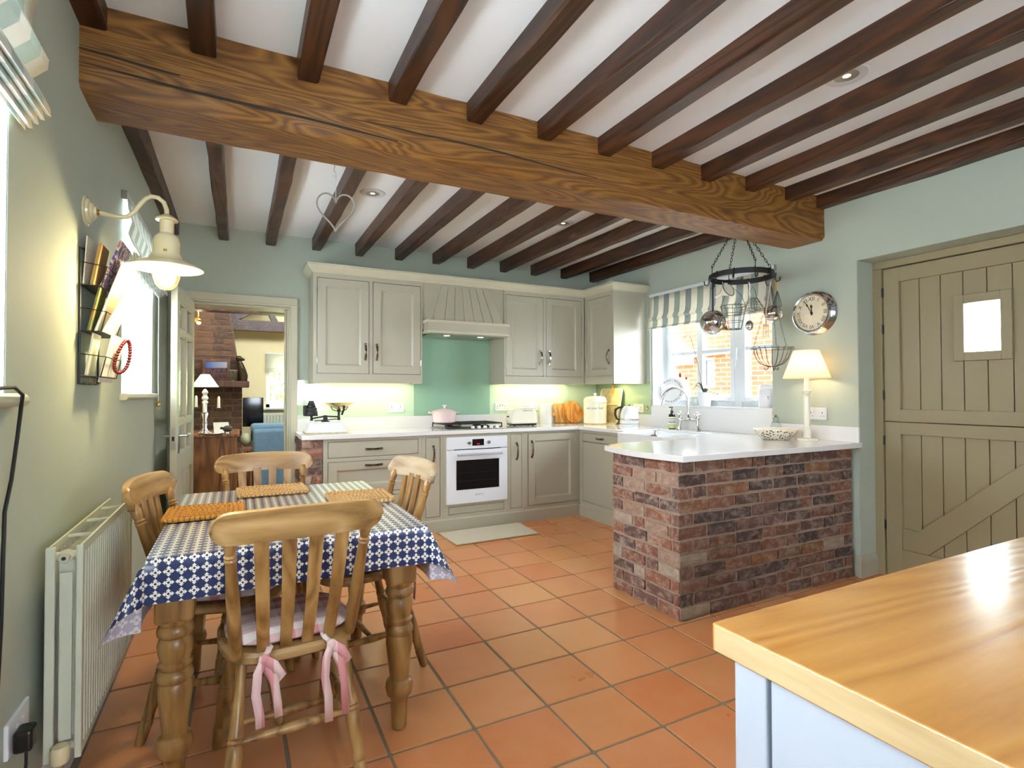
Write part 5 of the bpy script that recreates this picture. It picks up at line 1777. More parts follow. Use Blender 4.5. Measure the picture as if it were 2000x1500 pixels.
# bread bin
bb_ = thing('bread_bin', 'cream enamel bread bin with rounded lid', 'bread bin', (3.37, 4.64, Z1))
bc = (3.37, 4.64, Z1)
obj('trivet', G().lathe([(0, 0), (.12, 0), (.12, .006), (0, .006)], bc, 28), WB, bb_)
lathe_o('canister', [(0, .006), (.113, .006), (.121, .014), (.121, .235), (.113, .238), (0, .238)], bc, 'ivory', bb_, seg=40)
lathe_o('lid', [(.126, .236), (.126, .246), (.120, .250), (.116, .272), (.102, .288), (.06, .296), (0, .298)], bc, 'ivory', bb_, seg=40)
lathe_o('lid_knob', [(.008, .296), (.008, .308), (.017, .316), (.014, .326), (0, .329)], bc, 'ivory', bb_, seg=16)
PR = plain('grey_enamel_print', (80, 78, 72), .6)
def wrap_letters(text, size, c, r, z, a0, mat, parent):
    """print wrapped round a canister, centred on angle a0"""
    g = letters_g(text, size, (0, 0, 0), (1, 0, 0), (0, 0, 1), 0)
    g.v = [(c[0]+(r+.0006)*math.cos(a0+x/r), c[1]+(r+.0006)*math.sin(a0+x/r), z+zz_) for x, y, zz_ in g.v]
    return obj('lettering', g, mat, parent)
wrap_letters('use your loaf', .036, bc, .121, Z1+.172, math.atan2(-4.64, -3.37)-.03, PR, bb_)

# baking trays leaning on the side wall
TR = plain('printed_floral_tray', (206, 186, 138), .4, var=.35, vs=9)
TR2 = plain('tarnished_tin_tray', (170, 150, 112), .4, var=.3, vs=14)
t1 = thing('serving_tray', 'large floral printed tray leaning behind the bread bin', 'tray', (3.60, 4.66, Z1))
def tray(parent, y0, y1, z1, x, lean_, m, rim):
    pts = rounded([(y0, 0), (y1, 0), (y1, z1), (y0, z1)], (0, 1, 2, 3), .035)
    g = G().prism(pts, 0, .006, 'x')
    g.xf(Matrix.Translation((x, 0, Z1+.003)) @ Matrix.Rotation(lean_, 4, 'Y'))
    obj('panel', g, m, parent)
    g = G().tube([(0, a, b) for a, b in pts], .006, 8, True)
    g.xf(Matrix.Translation((x, 0, Z1+.006)) @ Matrix.Rotation(lean_, 4, 'Y'))
    obj('rolled_rim', g, rim, parent, smooth=True)
tray(t1, 4.50, 4.87, .375, 3.555, .20, TR, 'ivory')
t2 = thing('serving_tray', 'smaller tarnished tray in front of the floral tray', 'tray', (3.55, 4.6, Z1))
tray(t2, 4.475, 4.70, .205, 3.520, .22, TR2, 'cream')
obj('leather_loop', ribbon([(3.612, 4.655, 1.20), (3.604, 4.655, 1.235), (3.622, 4.655, 1.29), (3.640, 4.655, 1.30)], .026, (-1, 0, 0)), plain('yellow_leather', (224, 166, 40), .5), label='yellow leather hanging loop above the floral tray', cat='loop', solid=.003)

# kettle
kt = thing('electric_kettle', 'white electric kettle with black handle in the corner', 'kettle', (3.46, 4.19, Z1), math.radians(-37), world=False)
lathe_o('power_base', [(0, 0), (.098, 0), (.100, .006), (.098, .020), (.090, .024), (0, .024)], (0, 0, 0), 'porcelain', kt, seg=32)
lathe_o('body', [(0, .025), (.092, .025), (.096, .032), (.096, .060), (.094, .095), (.086, .14), (.072, .178), (.058, .192), (0, .195)], (0, 0, 0), 'porcelain', kt, seg=40)
lathe_o('steel_band', [(.0965, .060), (.0970, .064), (.0968, .076), (.0960, .078)], (0, 0, 0), 'steel', kt, seg=40)
lathe_o('lid', [(.056, .192), (.050, .199), (0, .203)], (0, 0, 0), 'ivory', kt, seg=28)
lathe_o('lid_knob', [(.006, .202), (.006, .208), (.011, .212), (0, .216)], (0, 0, 0), 'plastic_black', kt, seg=12)
g = G()
g.add([(.055, -.022, .186), (.055, .022, .186), (.100, 0, .198), (.078, -.014, .128), (.078, .014, .128)], [(0, 2, 1), (0, 3, 2), (1, 2, 4), (3, 4, 2), (0, 1, 4, 3)])
obj('spout', g, 'porcelain', kt, bev=.003)
obj('handle', G().tube([(-.055, 0, .188), (-.10, 0, .186), (-.135, 0, .165), (-.140, 0, .12), (-.125, 0, .075), (-.094, 0, .058)], [.010, .012, .013, .012, .011, .009], 10), 'plastic_black', kt, smooth=True)
letters('KitchenAid', .017, (-.012, -.0985, .069), (1, 0, 0), (0, 0, 1), plain('kettle_grey_print', (120, 120, 122), .4), kt)

# soap bottle with pump
so = thing('soap_bottle', 'dark soap pump bottle with white and green label by the taps', 'bottle', (3.555, 3.705, Z1))
sc_ = (3.555, 3.705, Z1)
lathe_o('bottle', [(0, 0), (.030, 0), (.032, .004), (.032, .118), (.026, .134), (.012, .142), (.012, .150), (0, .150)], sc_, plain('dark_brown_glass', (24, 20, 20), .15, coat=.3), so)
lathe_o('paper_label', [(.0324, .040), (.0328, .042), (.0328, .108), (.0324, .110)], sc_, 'paper', so)
lathe_o('green_label_band', [(.0325, .006), (.0329, .008), (.0329, .036), (.0325, .038)], sc_, plain('lime_label', (196, 206, 130), .6), so)
for z in (.055, .068, .088):
    lathe_o('label_line', [(.0329, z), (.0332, z+.001), (.0332, z+.005), (.0329, z+.006)], sc_, plain('teal_print', (52, 92, 92), .6), so)
lathe_o('pump_collar', [(.014, .150), (.014, .165), (.006, .168), (.004, .190), (.004, .198), (0, .198)], sc_, 'plastic_black', so, seg=16)
obj('pump_nozzle', G().box(sc_[0]-.034, sc_[0]+.008, sc_[1]-.006, sc_[1]+.006, Z1+.194, Z1+.203), 'plastic_black', so, bev=.002)

# bridge mixer tap
tp_ = thing('mixer_tap', 'chrome bridge mixer tap with tall swan neck spout', 'tap', (3.555, 3.50, Z1))
for y in (3.60, 3.40):
    obj('pillar', G().tube([(3.555, y+(.02 if y > 3.5 else -.02), Z1), (3.555, y+(.012 if y > 3.5 else -.012), Z1+.03), (3.555, y, Z1+.065), (3.555, y, Z1+.095)], [.022, .011, .012, .014], 14), 'chrome', tp_, smooth=True)
    obj('valve_head', G().lathe([(.015, .09), (.019, .098), (.019, .112), (.012, .118), (.012, .132), (.014, .140), (.008, .150), (0, .152)], (3.555, y, Z1), 16), 'chrome', tp_, smooth=True)
    for k in range(4):
        a = k*math.pi/2+.6
        obj('cross_arm', G().turned((3.555, y, Z1+.136), (3.555+.030*math.cos(a), y+.030*math.sin(a), Z1+.139), [(0, .004), (.7, .005), (.85, .0075), (1, .004)], 8), 'chrome', tp_, smooth=True)
    obj('handle_top', G().ball((3.555, y, Z1+.158), .010), 'ivory', tp_, smooth=True)
obj('bridge', G().tube([(3.555, 3.60, Z1+.085), (3.555, 3.54, Z1+.088), (3.555, 3.50, Z1+.098), (3.555, 3.46, Z1+.088), (3.555, 3.40, Z1+.085)], [.009, .010, .016, .010, .009], 12), 'chrome', tp_, smooth=True)
sp_ = [(3.555, 3.50, Z1+.09), (3.555, 3.50, Z1+.14), (3.555, 3.50, Z1+.26)]
for k in range(1, 13):
    a = math.pi*k/12
    sp_.append((3.555-.105+.105*math.cos(a), 3.50+.11*(k/12), Z1+.26+.115*math.sin(a)))
sp_ += [(3.338, 3.615, Z1+.22)]
obj('spout', G().tube(sp_, .0095, 12), 'chrome', tp_, smooth=True)
obj('spout_base', G().lathe([(.018, .095), (.018, .112), (.012, .125), (.011, .16)], (3.555, 3.50, Z1), 16), 'chrome', tp_, smooth=True)

# plate with lettering round its rim, leaning in the window recess
pc = Vector((3.765, 3.935, 1.235))
pn = Vector((-.90, -.42, .16)).normalized()
pr = Vector((0, 0, 1)).cross(pn).normalized()
pu = pn.cross(pr)
pl_ = thing('lettered_plate', 'white plate with black lettering round its rim in the window', 'plate', tuple(pc))
m3 = Matrix((pr, pu, pn)).transposed().to_4x4()
g = G().lathe([(0, -.004), (.080, -.004), (.088, 0), (.133, .010), (.135, .012), (.133, .0135), (.090, .004), (.082, 0), (0, 0)], (0, 0, 0), 48)
g.xf(Matrix.Translation(pc) @ m3)
obj('dish', g, 'porcelain', pl_, smooth=True)
gl_ = G()
txt = 'EGG·BUBBLE&SQUEAK·BACON·'
for k, chx in enumerate(txt):
    a = math.radians(128-360*k/len(txt))
    rad_ = Vector((math.cos(a), math.sin(a), 0))
    tg = Vector((math.sin(a), -math.cos(a), 0))
    q = letters_g(chx, .036, rad_*.110+Vector((0, 0, .0095)), tg, rad_, 0)
    gl_.add(q.v, q.f)
gl_.xf(Matrix.Translation(pc) @ m3)
obj('lettering', gl_, plain('charcoal_print', (70, 72, 78), .6), pl_)

# orchid in white pot, glass cloche, white canister, on the window sill
ZS = 1.0985
ocp = thing('potted_orchid', 'leggy orchid in a white ceramic pot on the window sill', 'plant', (3.735, 3.485, ZS))
oc = (3.735, 3.485, ZS)
lathe_o('pot', [(0, 0), (.048, 0), (.052, .004), (.066, .118), (.067, .124), (.061, .124), (.055, .10), (0, .09)], oc, 'porcelain', ocp)
lathe_o('bark', [(0, .104), (.055, .104), (.058, .10)], oc, plain('bark_chips', (70, 54, 40), .9, var=.4, vs=60), ocp)
STM = plain('orchid_stem', (120, 104, 76), .6)
LEAF = plain('orchid_leaf', (74, 88, 62), .4, var=.2)
obj('flower_stem', G().tube([(3.735, 3.495, ZS+.10), (3.73, 3.52, ZS+.25), (3.725, 3.57, ZS+.45), (3.72, 3.625, ZS+.62), (3.72, 3.645, ZS+.66)], [.004, .0035, .003, .003, .002], 8), STM, ocp, smooth=True)
obj('flower_stem', G().tube([(3.72, 3.63, ZS+.62), (3.71, 3.66, ZS+.655), (3.705, 3.70, ZS+.64), (3.70, 3.715, ZS+.58), (3.70, 3.70, ZS+.52), (3.70, 3.71, ZS+.44), (3.70, 3.735, ZS+.37), (3.70, 3.74, ZS+.31)], .0018, 6), STM, ocp, smooth=True)
obj('flower_stem', G().tube([(3.70, 3.735, ZS+.37), (3.70, 3.72, ZS+.33), (3.70, 3.70, ZS+.30)], .0015, 6), STM, ocp, smooth=True)
FLW = plain('crimson_petal', (150, 28, 62), .6)
obj('bloom', G().ball((3.70, 3.745, ZS+.285), .018, (.6, .8, 1.3), 10), FLW, ocp, smooth=True)
obj('bloom', G().ball((3.70, 3.668, ZS+.255), .013, (.7, 1, 1), 10), plain('rust_petal', (140, 70, 58), .6), ocp, smooth=True)
for k, (dy, dx, h, dr) in enumerate(((-.09, -.05, .05, .02), (.07, -.06, .07, .03), (-.14, .02, .03, -.06), (.03, -.08, .09, .06))):
    rows = []
    for i in range(8):
        t = i/7
        c0 = Vector((oc[0]+dx*t, oc[1]+dy*t, ZS+.108+h*math.sin(math.pi*t*.8)+dr*t*.3))
        wd = .020*math.sin(math.pi*(.12+.88*t)**.8)+.001
        s_ = Vector((dy, -dx, 0)).normalized()*wd
        rows.append([c0-s_, c0+Vector((0, 0, -.004)), c0+s_])
    obj('leaf', G().sheet(rows), LEAF, ocp, smooth=True, solid=.002)
cl_ = thing('glass_cloche', 'small clear glass cloche on the sill beside the orchid', 'cloche', (3.76, 3.60, ZS))
lathe_o('dome', [(.052, 0), (.052, .06), (.046, .10), (.030, .125), (.010, .135), (0, .136)], (3.76, 3.60, ZS), 'clear', cl_)
lathe_o('knob', [(.005, .135), (.005, .142), (.011, .150), (0, .158)], (3.76, 3.60, ZS), 'clear', cl_, seg=12)
ca = thing('storage_canister', 'white ceramic canister with lid at the right of the sill', 'canister', (3.745, 2.845, ZS))
lathe_o('body', [(0, 0), (.068, 0), (.072, .006), (.072, .135), (.060, .150), (0, .150)], (3.745, 2.845, ZS), 'porcelain', ca)
lathe_o('lid', [(.060, .152), (.064, .156), (.064, .176), (.058, .184), (0, .186)], (3.745, 2.845, ZS), 'porcelain', ca)
wrap_letters('T', .034, (3.745, 2.845, ZS), .072, ZS+.075, math.atan2(-2.845, -3.745), PR, ca)
gj = thing('swing_top_bottle', 'clear glass bottle with steel clip beside the patterned bowl', 'bottle', (3.585, 2.66, Z1))
lathe_o('bottle', [(0, .002), (.036, .002), (.038, .006), (.038, .085), (.030, .105), (.018, .118), (.018, .136), (.022, .138), (.022, .144), (.015, .144)], (3.585, 2.66, Z1), 'clear', gj)
lathe_o('stopper', [(.016, .144), (.020, .150), (.012, .160), (0, .162)], (3.585, 2.66, Z1), 'chrome', gj, seg=16)
obj('wire_clip', G().tube([(3.565, 2.66, Z1+.128), (3.558, 2.66, Z1+.145), (3.575, 2.66, Z1+.166), (3.595, 2.66, Z1+.166), (3.61, 2.66, Z1+.145), (3.605, 2.66, Z1+.128)], .002, 6), 'steel', gj)

# patterned bowl
BWL, t_, b_ = nt('spotted_pottery_glaze')
tcv = t_.nodes.new('ShaderNodeTexVoronoi')
tcv.inputs['Scale'].default_value = 62
t_.links.new(coords(t_), tcv.inputs['Vector'])
t_.links.new(ramp(t_, tcv.outputs['Distance'], [(0, lin((96, 66, 50))), (.26, lin((66, 66, 92))), (.36, lin((230, 218, 196)))], True), b_.inputs['Base Color'])
b_.inputs['Roughness'].default_value = .2
bw_ = thing('patterned_bowl', 'cream pottery bowl with dark spotted pattern on the peninsula', 'bowl', (3.395, 2.52, Z1))
lathe_o('bowl', [(0, 0), (.080, 0), (.088, .004), (.120, .028), (.142, .060), (.148, .072), (.142, .071), (.115, .034), (.08, .010), (0, .008)], (3.395, 2.52, Z1), BWL, bw_, seg=40)
lathe_o('rim', [(.146, .070), (.150, .073), (.146, .076), (.142, .073)], (3.395, 2.52, Z1), 'ivory', bw_, seg=40)

# table lamp on the peninsula
tl = thing('table_lamp', 'cream candlestick table lamp with glowing cone shade on the peninsula', 'table lamp', (3.50, 2.355, Z1))
lc = (3.50, 2.355, Z1)
obj('base', G().lathe([(0, 0), (.068, 0), (.070, .004), (.068, .014), (.055, .018), (.028, .020), (.024, .030)], lc, 28), 'ivory', tl, smooth=True)
lathe_o('stem', [(.024, .020), (.027, .035), (.024, .050), (.026, .06), (.024, .085), (.026, .09), (.020, .10), (.022, .18), (.020, .29), (.018, .305), (.024, .312), (.018, .318), (.030, .335), (.032, .345), (.018, .348), (.0, .348)], lc, 'ivory', tl, seg=20)
lathe_o('candle_tube', [(.0165, .348), (.0165, .445), (.012, .447), (0, .447)], lc, 'paper', tl, seg=18)
TLM = shade_mat('lit_linen_shade', (250, 232, 206), .55)
obj('shade', G().lathe([(.148, .432), (.080, .622)], lc, 40), TLM, tl, smooth=True)
tl.children[-1].data.polygons  # open cone
me_ = [c for c in tl.children if c.name.startswith('shade')][0].data
import bmesh
bmx = bmesh.new()
bmx.from_mesh(me_)
bmesh.ops.delete(bmx, geom=[f for f in bmx.faces if len(f.verts) > 4], context='FACES')
bmx.to_mesh(me_)
bmx.free()
obj('shade_trim', G().tube([(lc[0]+.148*math.cos(a*math.pi/20), lc[1]+.148*math.sin(a*math.pi/20), Z1+.432) for a in range(40)], .0018, 6, True), TLM, tl)
lathe_o('bulb', [(.010, .447), (.014, .47), (.022, .495), (.016, .515), (0, .52)], lc, glow('table_lamp_bulb', (255, 210, 150), 3), tl, seg=16)
point('table_lamp_light', (3.50, 2.355, Z1+.50), 2.4, (1, .72, .42), .03)

# ================================================================== CLOCK
ck = thing('wall_clock', 'round chrome wall clock with roman numerals beside the stable door', 'clock', (XR, 2.385, 1.782))
cy_, cz_ = 2.385, 1.782
def disc(prof, seg=48):
    """lathe about the -x axis of the right wall: prof (radius, distance from wall)"""
    g = G().lathe([(r, d) for r, d in prof], (0, 0, 0), seg)
    g.v = [(XR-p[2], cy_+p[0], cz_+p[1]) for p in g.v]
    return g
g = disc([(.155, 0), (.158, .012), (.152, .020), (.154, .028), (.147, .036), (.149, .044), (.141, .052), (.143, .060), (.135, .066), (.124, .064), (.122, .050), (0, .048)])
obj('chrome_case', g, 'chrome', ck, smooth=True)
obj('dial', disc([(.123, .0485), (.122, .0505), (0, .0505)]), plain('cream_clock_face', (242, 230, 200), .6), ck)
DK = plain('black_clock_print', (40, 30, 20), .6)
gn = G()
for k, nm in enumerate(('XII', 'I', 'II', 'III', 'IIII', 'V', 'VI', 'VII', 'VIII', 'IX', 'X', 'XI')):
    a = math.radians(90-30*k)
    R_ = Vector((0, -math.cos(a), math.sin(a)))
    T_ = Vector((0, -math.sin(a), -math.cos(a)))
    q = letters_g(nm, .040, Vector((XR-.0508, cy_, cz_))+R_*.098, T_, R_, .0004)
    gn.add(q.v, q.f)
obj('numerals', gn, DK, ck)
def hand(L, wd, a, d):
    a = math.radians(90-a)
    R_ = Vector((0, -math.cos(a), math.sin(a)))
    T_ = Vector((0, -math.sin(a), -math.cos(a)))
    c0 = Vector((XR-d, cy_, cz_))
    pts = [(-.018, wd*.5), (0, wd*.45), (L*.6, wd*.4), (L*.72, wd*1.3), (L*.8, wd*.9), (L, .0006)]
    g = G()
    g.v = [tuple(c0+R_*l+T_*s) for l, s in pts]+[tuple(c0+R_*l-T_*s) for l, s in reversed(pts)]
    g.f = [tuple(range(len(g.v)))]
    return g
obj('hour_hand', hand(.060, .008, 358, .0530), DK, ck, solid=.0012)
obj('minute_hand', hand(.088, .005, 331, .0550), DK, ck, solid=.0012)
obj('centre_boss', disc([(.009, .050), (.009, .0565), (.005, .058), (0, .058)], 20), DK, ck, smooth=True)
obj('cover_glass', disc([(.126, .0615), (.10, .0630), (0, .0635)]), glass('clock_glass', clear=.88), ck, smooth=True)

# ================================================================== HANGING RACK AND UTENSILS
RC = Vector((3.228, 2.66, 2.058))
RR = .210
hk = thing('hanging_rack', 'black iron hoop pot rack hanging on chains from the beam', 'pot rack', tuple(RC))
g = G()
n = 48
rows = []
for k in range(n+1):
    a = 2*math.pi*k/n
    c_, s_ = math.cos(a), math.sin(a)
    rows.append([(RC.x+(RR+d)*c_, RC.y+(RR+d)*s_, RC.z+z) for d, z in ((0, -.019), (.005, -.019), (.005, .019), (0, .019), (0, -.019))])
obj('hoop', G().sheet(rows), 'black', hk, smooth=True)
apex = Vector((3.225, 2.675, 2.470))
base_a = math.atan2(-.456, .89)
def link_chain(p, q, n, wl_=.0075, wr_=.0022):
    """alternating oval links"""
    g = G()
    p, q = Vector(p), Vector(q)
    d = (q-p)
    L = d.length/n
    t = d.normalized()
    s0 = t.orthogonal().normalized()
    s1 = t.cross(s0)
    for k in range(n):
        c_ = p+d*((k+.5)/n)
        s = s0 if k % 2 else s1
        pts = [c_+t*(L*.66*math.cos(a*math.pi/4))+s*(wl_*math.sin(a*math.pi/4)) for a in range(8)]
        g.tube(pts, wr_, 5, True)
    return g
for k in range(4):
    a = base_a+k*math.pi/2+.02
    e_ = RC+Vector((math.cos(a)*(RR+.003), math.sin(a)*(RR+.003), 0))
    obj('hanger', G().tube([e_+Vector((0, 0, -.016)), e_+Vector((0, 0, .055)), e_+Vector((.006, 0, .062)), e_+Vector((0, 0, .070)), e_+Vector((-.006, 0, .062))], .003, 6), 'black', hk)
    obj('chain', link_chain(e_+Vector((0, 0, .066)), apex, 17), 'black', hk, kind='stuff')
obj('ceiling_hook', G().tube([apex+Vector((0, 0, .02)), apex+Vector((.008, 0, .008)), apex+Vector((0, 0, -.002)), apex+Vector((-.008, 0, .006))], .003, 6), 'black', hk)
HK = {}
for k in range(10):
    a = base_a+(k+.5)*2*math.pi/10
    o_ = Vector((math.cos(a), math.sin(a), 0))
    e_ = RC+o_*(RR+.004)
    obj('s_hook', G().tube([e_-o_*.012+Vector((0, 0, .004)), e_-o_*.010+Vector((0, 0, .020)), e_+Vector((0, 0, .022)), e_+o_*.006+Vector((0, 0, 0)), e_+o_*.006+Vector((0, 0, -.035)), e_+o_*.018+Vector((0, 0, -.054)), e_+o_*.036+Vector((0, 0, -.046)), e_+o_*.040+Vector((0, 0, -.020))], .0040, 6), 'black', hk, smooth=True)

VD = Vector((-.77, -.64, 0))      # towards the table
def loop_handle(x, y, z0, z1, w_=.008):
    return G().tube([(x-w_, y, z0), (x-w_*.6, y, z1-.01), (x, y, z1), (x+w_*.6, y, z1-.01), (x+w_, y, z0)], .0022, 6)
# large round perforated strainer
s1_ = thing('round_strainer', 'large polished round strainer hanging at the left of the pot rack', 'strainer', (3.035, 2.756, 1.72))
g = G().lathe([(0, .088), (.030, .083), (.058, .067), (.078, .042), (.088, .012), (.090, 0), (.086, 0), (.074, .040), (.054, .062), (.028, .078), (0, .083)], (0, 0, 0), 36)
mm = Matrix.Translation((3.040, 2.752, 1.725)) @ VD.to_track_quat('Z', 'Y').to_matrix().to_4x4()
g.xf(mm)
obj('bowl', g, 'chrome', s1_, smooth=True)
g = G()
for k in range(1, 5):
    for j in range(k*6):
        a = 2*math.pi*j/(k*6)
        r = k*.012
        zz_ = math.sqrt(max(0, .0885**2-r*r))
        g.lathe([(.0022, 0), (0, .0006)], (r*math.cos(a), r*math.sin(a), zz_), 6)
g.xf(mm)
obj('perforations', g, 'gap', s1_, kind='stuff')
obj('handle', G().tube([(3.040, 2.752, 1.81), (3.040, 2.752, 2.008)], .0055, 8), plain('navy_enamel', (36, 44, 78), .3), s1_, smooth=True)
obj('wire_stem', loop_handle(3.022, 2.757, 1.80, 2.02, .006), 'steel', s1_)
# brass bell behind it
be = thing('brass_mould', 'small brass moulded cup hanging beside the round strainer', 'mould', (3.10, 2.72, 1.68))
obj('cup', G().lathe([(.034, 0), (.036, .006), (.028, .03), (.018, .048), (0, .052)], (3.105, 2.72, 1.665), 16), plain('antique_brass', (150, 120, 70), .3, .9), be, smooth=True)
obj('wire_stem', loop_handle(3.105, 2.72, 1.715, 2.02, .004), 'steel', be)
# cream enamel funnel facing the viewer
fu = thing('enamel_funnel', 'cream enamel funnel with black rim on the pot rack', 'funnel', (2.985, 2.585, 1.93))
g = G().lathe([(.052, 0), (.050, .006), (.020, .055), (.010, .065), (.007, .115), (.009, .115), (.012, .064), (.022, .052)], (0, 0, 0), 28)
mf = Matrix.Translation((2.990, 2.570, 1.930)) @ Vector((-.05, .90, -.35)).to_track_quat('Z', 'Y').to_matrix().to_4x4()
g.xf(mf)
obj('cone', g, 'ivory', fu, smooth=True)
g = G().tube([(.052*math.cos(a*math.pi/14), .052*math.sin(a*math.pi/14), 0) for a in range(28)], .0026, 6, True)
g.xf(mf)
obj('black_rim', g, 'black', fu, smooth=True)
g = G().lathe([(0, .004), (.050, .004)], (0, 0, 0), 28)
g.xf(mf)
obj('inner_face', g, 'cream', fu)
obj('ring_handle', G().tube([(3.00, 2.59, 1.965), (3.03, 2.56, 1.985), (3.06, 2.53, 1.99), (3.07, 2.52, 2.005)], .0045, 8), 'black', fu, smooth=True)
# wire baskets
def wire_basket(name, label, c, r0, r1, h, ribs, rings, mat='steel', handle=.0, wr=.0018, cat='basket'):
    t = thing(name, label, cat, c)
    for k in range(rings+1):
        f = k/rings
        r = r0+(r1-r0)*f
        obj('wire_ring', G().tube([(c[0]+r*math.cos(a*math.pi/14), c[1]+r*math.sin(a*math.pi/14), c[2]+h*f) for a in range(28)], wr*(1.3 if k == rings else 1), 5, True), mat, t, smooth=True)
    for k in range(ribs):
        a = 2*math.pi*k/ribs
        obj('rib_wire', G().tube([(c[0], c[1], c[2]), (c[0]+r0*math.cos(a), c[1]+r0*math.sin(a), c[2]), (c[0]+r1*math.cos(a), c[1]+r1*math.sin(a), c[2]+h)], wr, 5), mat, t, smooth=True)
    if handle:
        obj('bail_handle', G().tube([(c[0]-r1*.89, c[1]+r1*.456, c[2]+h), (c[0]-r1*.6, c[1]+r1*.3, c[2]+h+handle*.6), (c[0], c[1], c[2]+h+handle), (c[0]+r1*.6, c[1]-r1*.3, c[2]+h+handle*.6), (c[0]+r1*.89, c[1]-r1*.456, c[2]+h)], wr, 6), mat, t, smooth=True)
    return t
DKW = plain('dark_tinned_wire', (92, 88, 82), .4, .8)
MT['wire'] = DKW
wire_basket('wire_basket', 'tapered wire basket with arched handle on the pot rack', (3.150, 2.665, 1.672), .052, .088, .165, 10, 3, 'wire', .13)
wire_basket('wire_food_cover', 'domed wire food cover hanging behind the long spoon', (3.385, 2.690, 1.83), .085, .03, .085, 12, 3, 'wire', .09)
# slotted spoon
sl = thing('slotted_spoon', 'long handled slotted spoon hanging at the rack centre', 'spoon', (3.28, 2.64, 1.70))
g = G().ball((0, 0, 0), .028, (1, .35, 1.35), 16)
obj('bowl', g.xf(Matrix.Translation((3.282, 2.64, 1.703)) @ Matrix.Rotation(math.radians(-40), 4, 'Z')), 'steel', sl, smooth=True)
obj('handle', loop_handle(3.282, 2.64, 1.735, 2.02, .008), 'steel', sl, smooth=True)
g = G()
for i in range(-1, 2):
    for j in range(-1, 2):
        g.box(i*.011-.003, i*.011+.003, -.0112, -.0100, j*.014-.004, j*.014+.004)
obj('slots', g.xf(Matrix.Translation((3.282, 2.64, 1.703)) @ Matrix.Rotation(math.radians(-40), 4, 'Z')), 'gap', sl, kind='stuff')
# skimmer / ladle at the right end
la = thing('steel_ladle', 'round steel ladle hanging at the right of the pot rack', 'ladle', (3.44, 2.56, 1.79))
g = G().lathe([(0, .060), (.030, .055), (.052, .035), (.062, 0), (.059, 0), (.048, .032), (.028, .050), (0, .055)], (0, 0, 0), 30)
g.xf(Matrix.Translation((3.440, 2.565, 1.79)) @ VD.to_track_quat('Z', 'Y').to_matrix().to_4x4())
obj('bowl', g, 'chrome', la, smooth=True)
obj('handle', G().tube([(3.435, 2.568, 1.845), (3.425, 2.575, 1.95), (3.42, 2.578, 2.03)], [.008, .005, .004], 8), 'steel', la, smooth=True)
gr = thing('balloon_whisk', 'tall wire balloon whisk with wooden grip at the rack right', 'whisk', (3.46, 2.55, 1.9))
for k in range(8):
    a = math.pi*k/8
    ca_, sa_ = math.cos(a)*.030, math.sin(a)*.030
    obj('loop_wire', G().tube([(3.475, 2.555, 1.965), (3.475+ca_*.6, 2.555+sa_*.6, 1.90), (3.475+ca_, 2.555+sa_, 1.85), (3.475, 2.555, 1.815), (3.475-ca_, 2.555-sa_, 1.85), (3.475-ca_*.6, 2.555-sa_*.6, 1.90), (3.475, 2.555, 1.965)], .0013, 5), 'wire', gr, smooth=True)
obj('grip', G().turned((3.475, 2.555, 1.955), (3.468, 2.56, 2.03), [(0, .006), (.3, .009), (.8, .008), (1, .005)], 12), WB, gr, smooth=True)
# serving fork
fk = thing('serving_fork', 'pale long handled serving fork below the steel ladle', 'fork', (3.34, 2.545, 1.62))
fm = plain('pale_horn', (214, 190, 156), .4)
g = G()
for k in range(4):
    x = -.018+.012*k
    g.tube([(x*.85, 0, .05), (x, 0, .02), (x*1.05, .003, -.030)], .0026, 6)
g.box(-.020, .020, -.003, .003, .044, .060)
g.xf(Matrix.Translation((3.335, 2.545, 1.645)) @ Matrix.Rotation(math.radians(-27), 4, 'Z'))
obj('tines', g, fm, fk)
obj('handle', G().tube([(3.335, 2.545, 1.70), (3.345, 2.55, 1.80), (3.372, 2.545, 1.93), (3.39, 2.54, 2.015)], .0045, 8), fm, fk, smooth=True)
# egg basket hanging below
eb = thing('egg_basket', 'footed wire egg basket with curled rim hanging lowest by the lamp', 'basket', (3.425, 2.565, 1.38))
ec = (3.425, 2.565)
for k in range(20):
    a = 2*math.pi*k/20
    c_, s_ = math.cos(a), math.sin(a)
    obj('rib_wire', G().tube([(ec[0]+r*c_, ec[1]+r*s_, z) for r, z in ((.028, 1.405), (.075, 1.425), (.105, 1.462), (.122, 1.505), (.126, 1.535), (.134, 1.546), (.143, 1.540), (.142, 1.528), (.132, 1.526))], .0017, 5), 'wire', eb, smooth=True)
for r, z in ((.127, 1.535), (.028, 1.405)):
    obj('wire_ring', G().tube([(ec[0]+r*math.cos(a*math.pi/16), ec[1]+r*math.sin(a*math.pi/16), z) for a in range(32)], .0026, 6, True), 'wire', eb, smooth=True)
for k in range(3):
    a = 2*math.pi*k/3+.4
    c_, s_ = math.cos(a), math.sin(a)
    obj('scroll_foot', G().tube([(ec[0]+r*c_, ec[1]+r*s_, z) for r, z in ((.026, 1.405), (.030, 1.388), (.048, 1.380), (.058, 1.388), (.052, 1.397), (.044, 1.392))], .0032, 6), 'wire', eb, smooth=True)
    obj('chain', link_chain((ec[0]+.127*c_, ec[1]+.127*s_, 1.538), (3.43, 2.57, 1.99), 26, .005, .0013), 'wire', eb, kind='stuff')

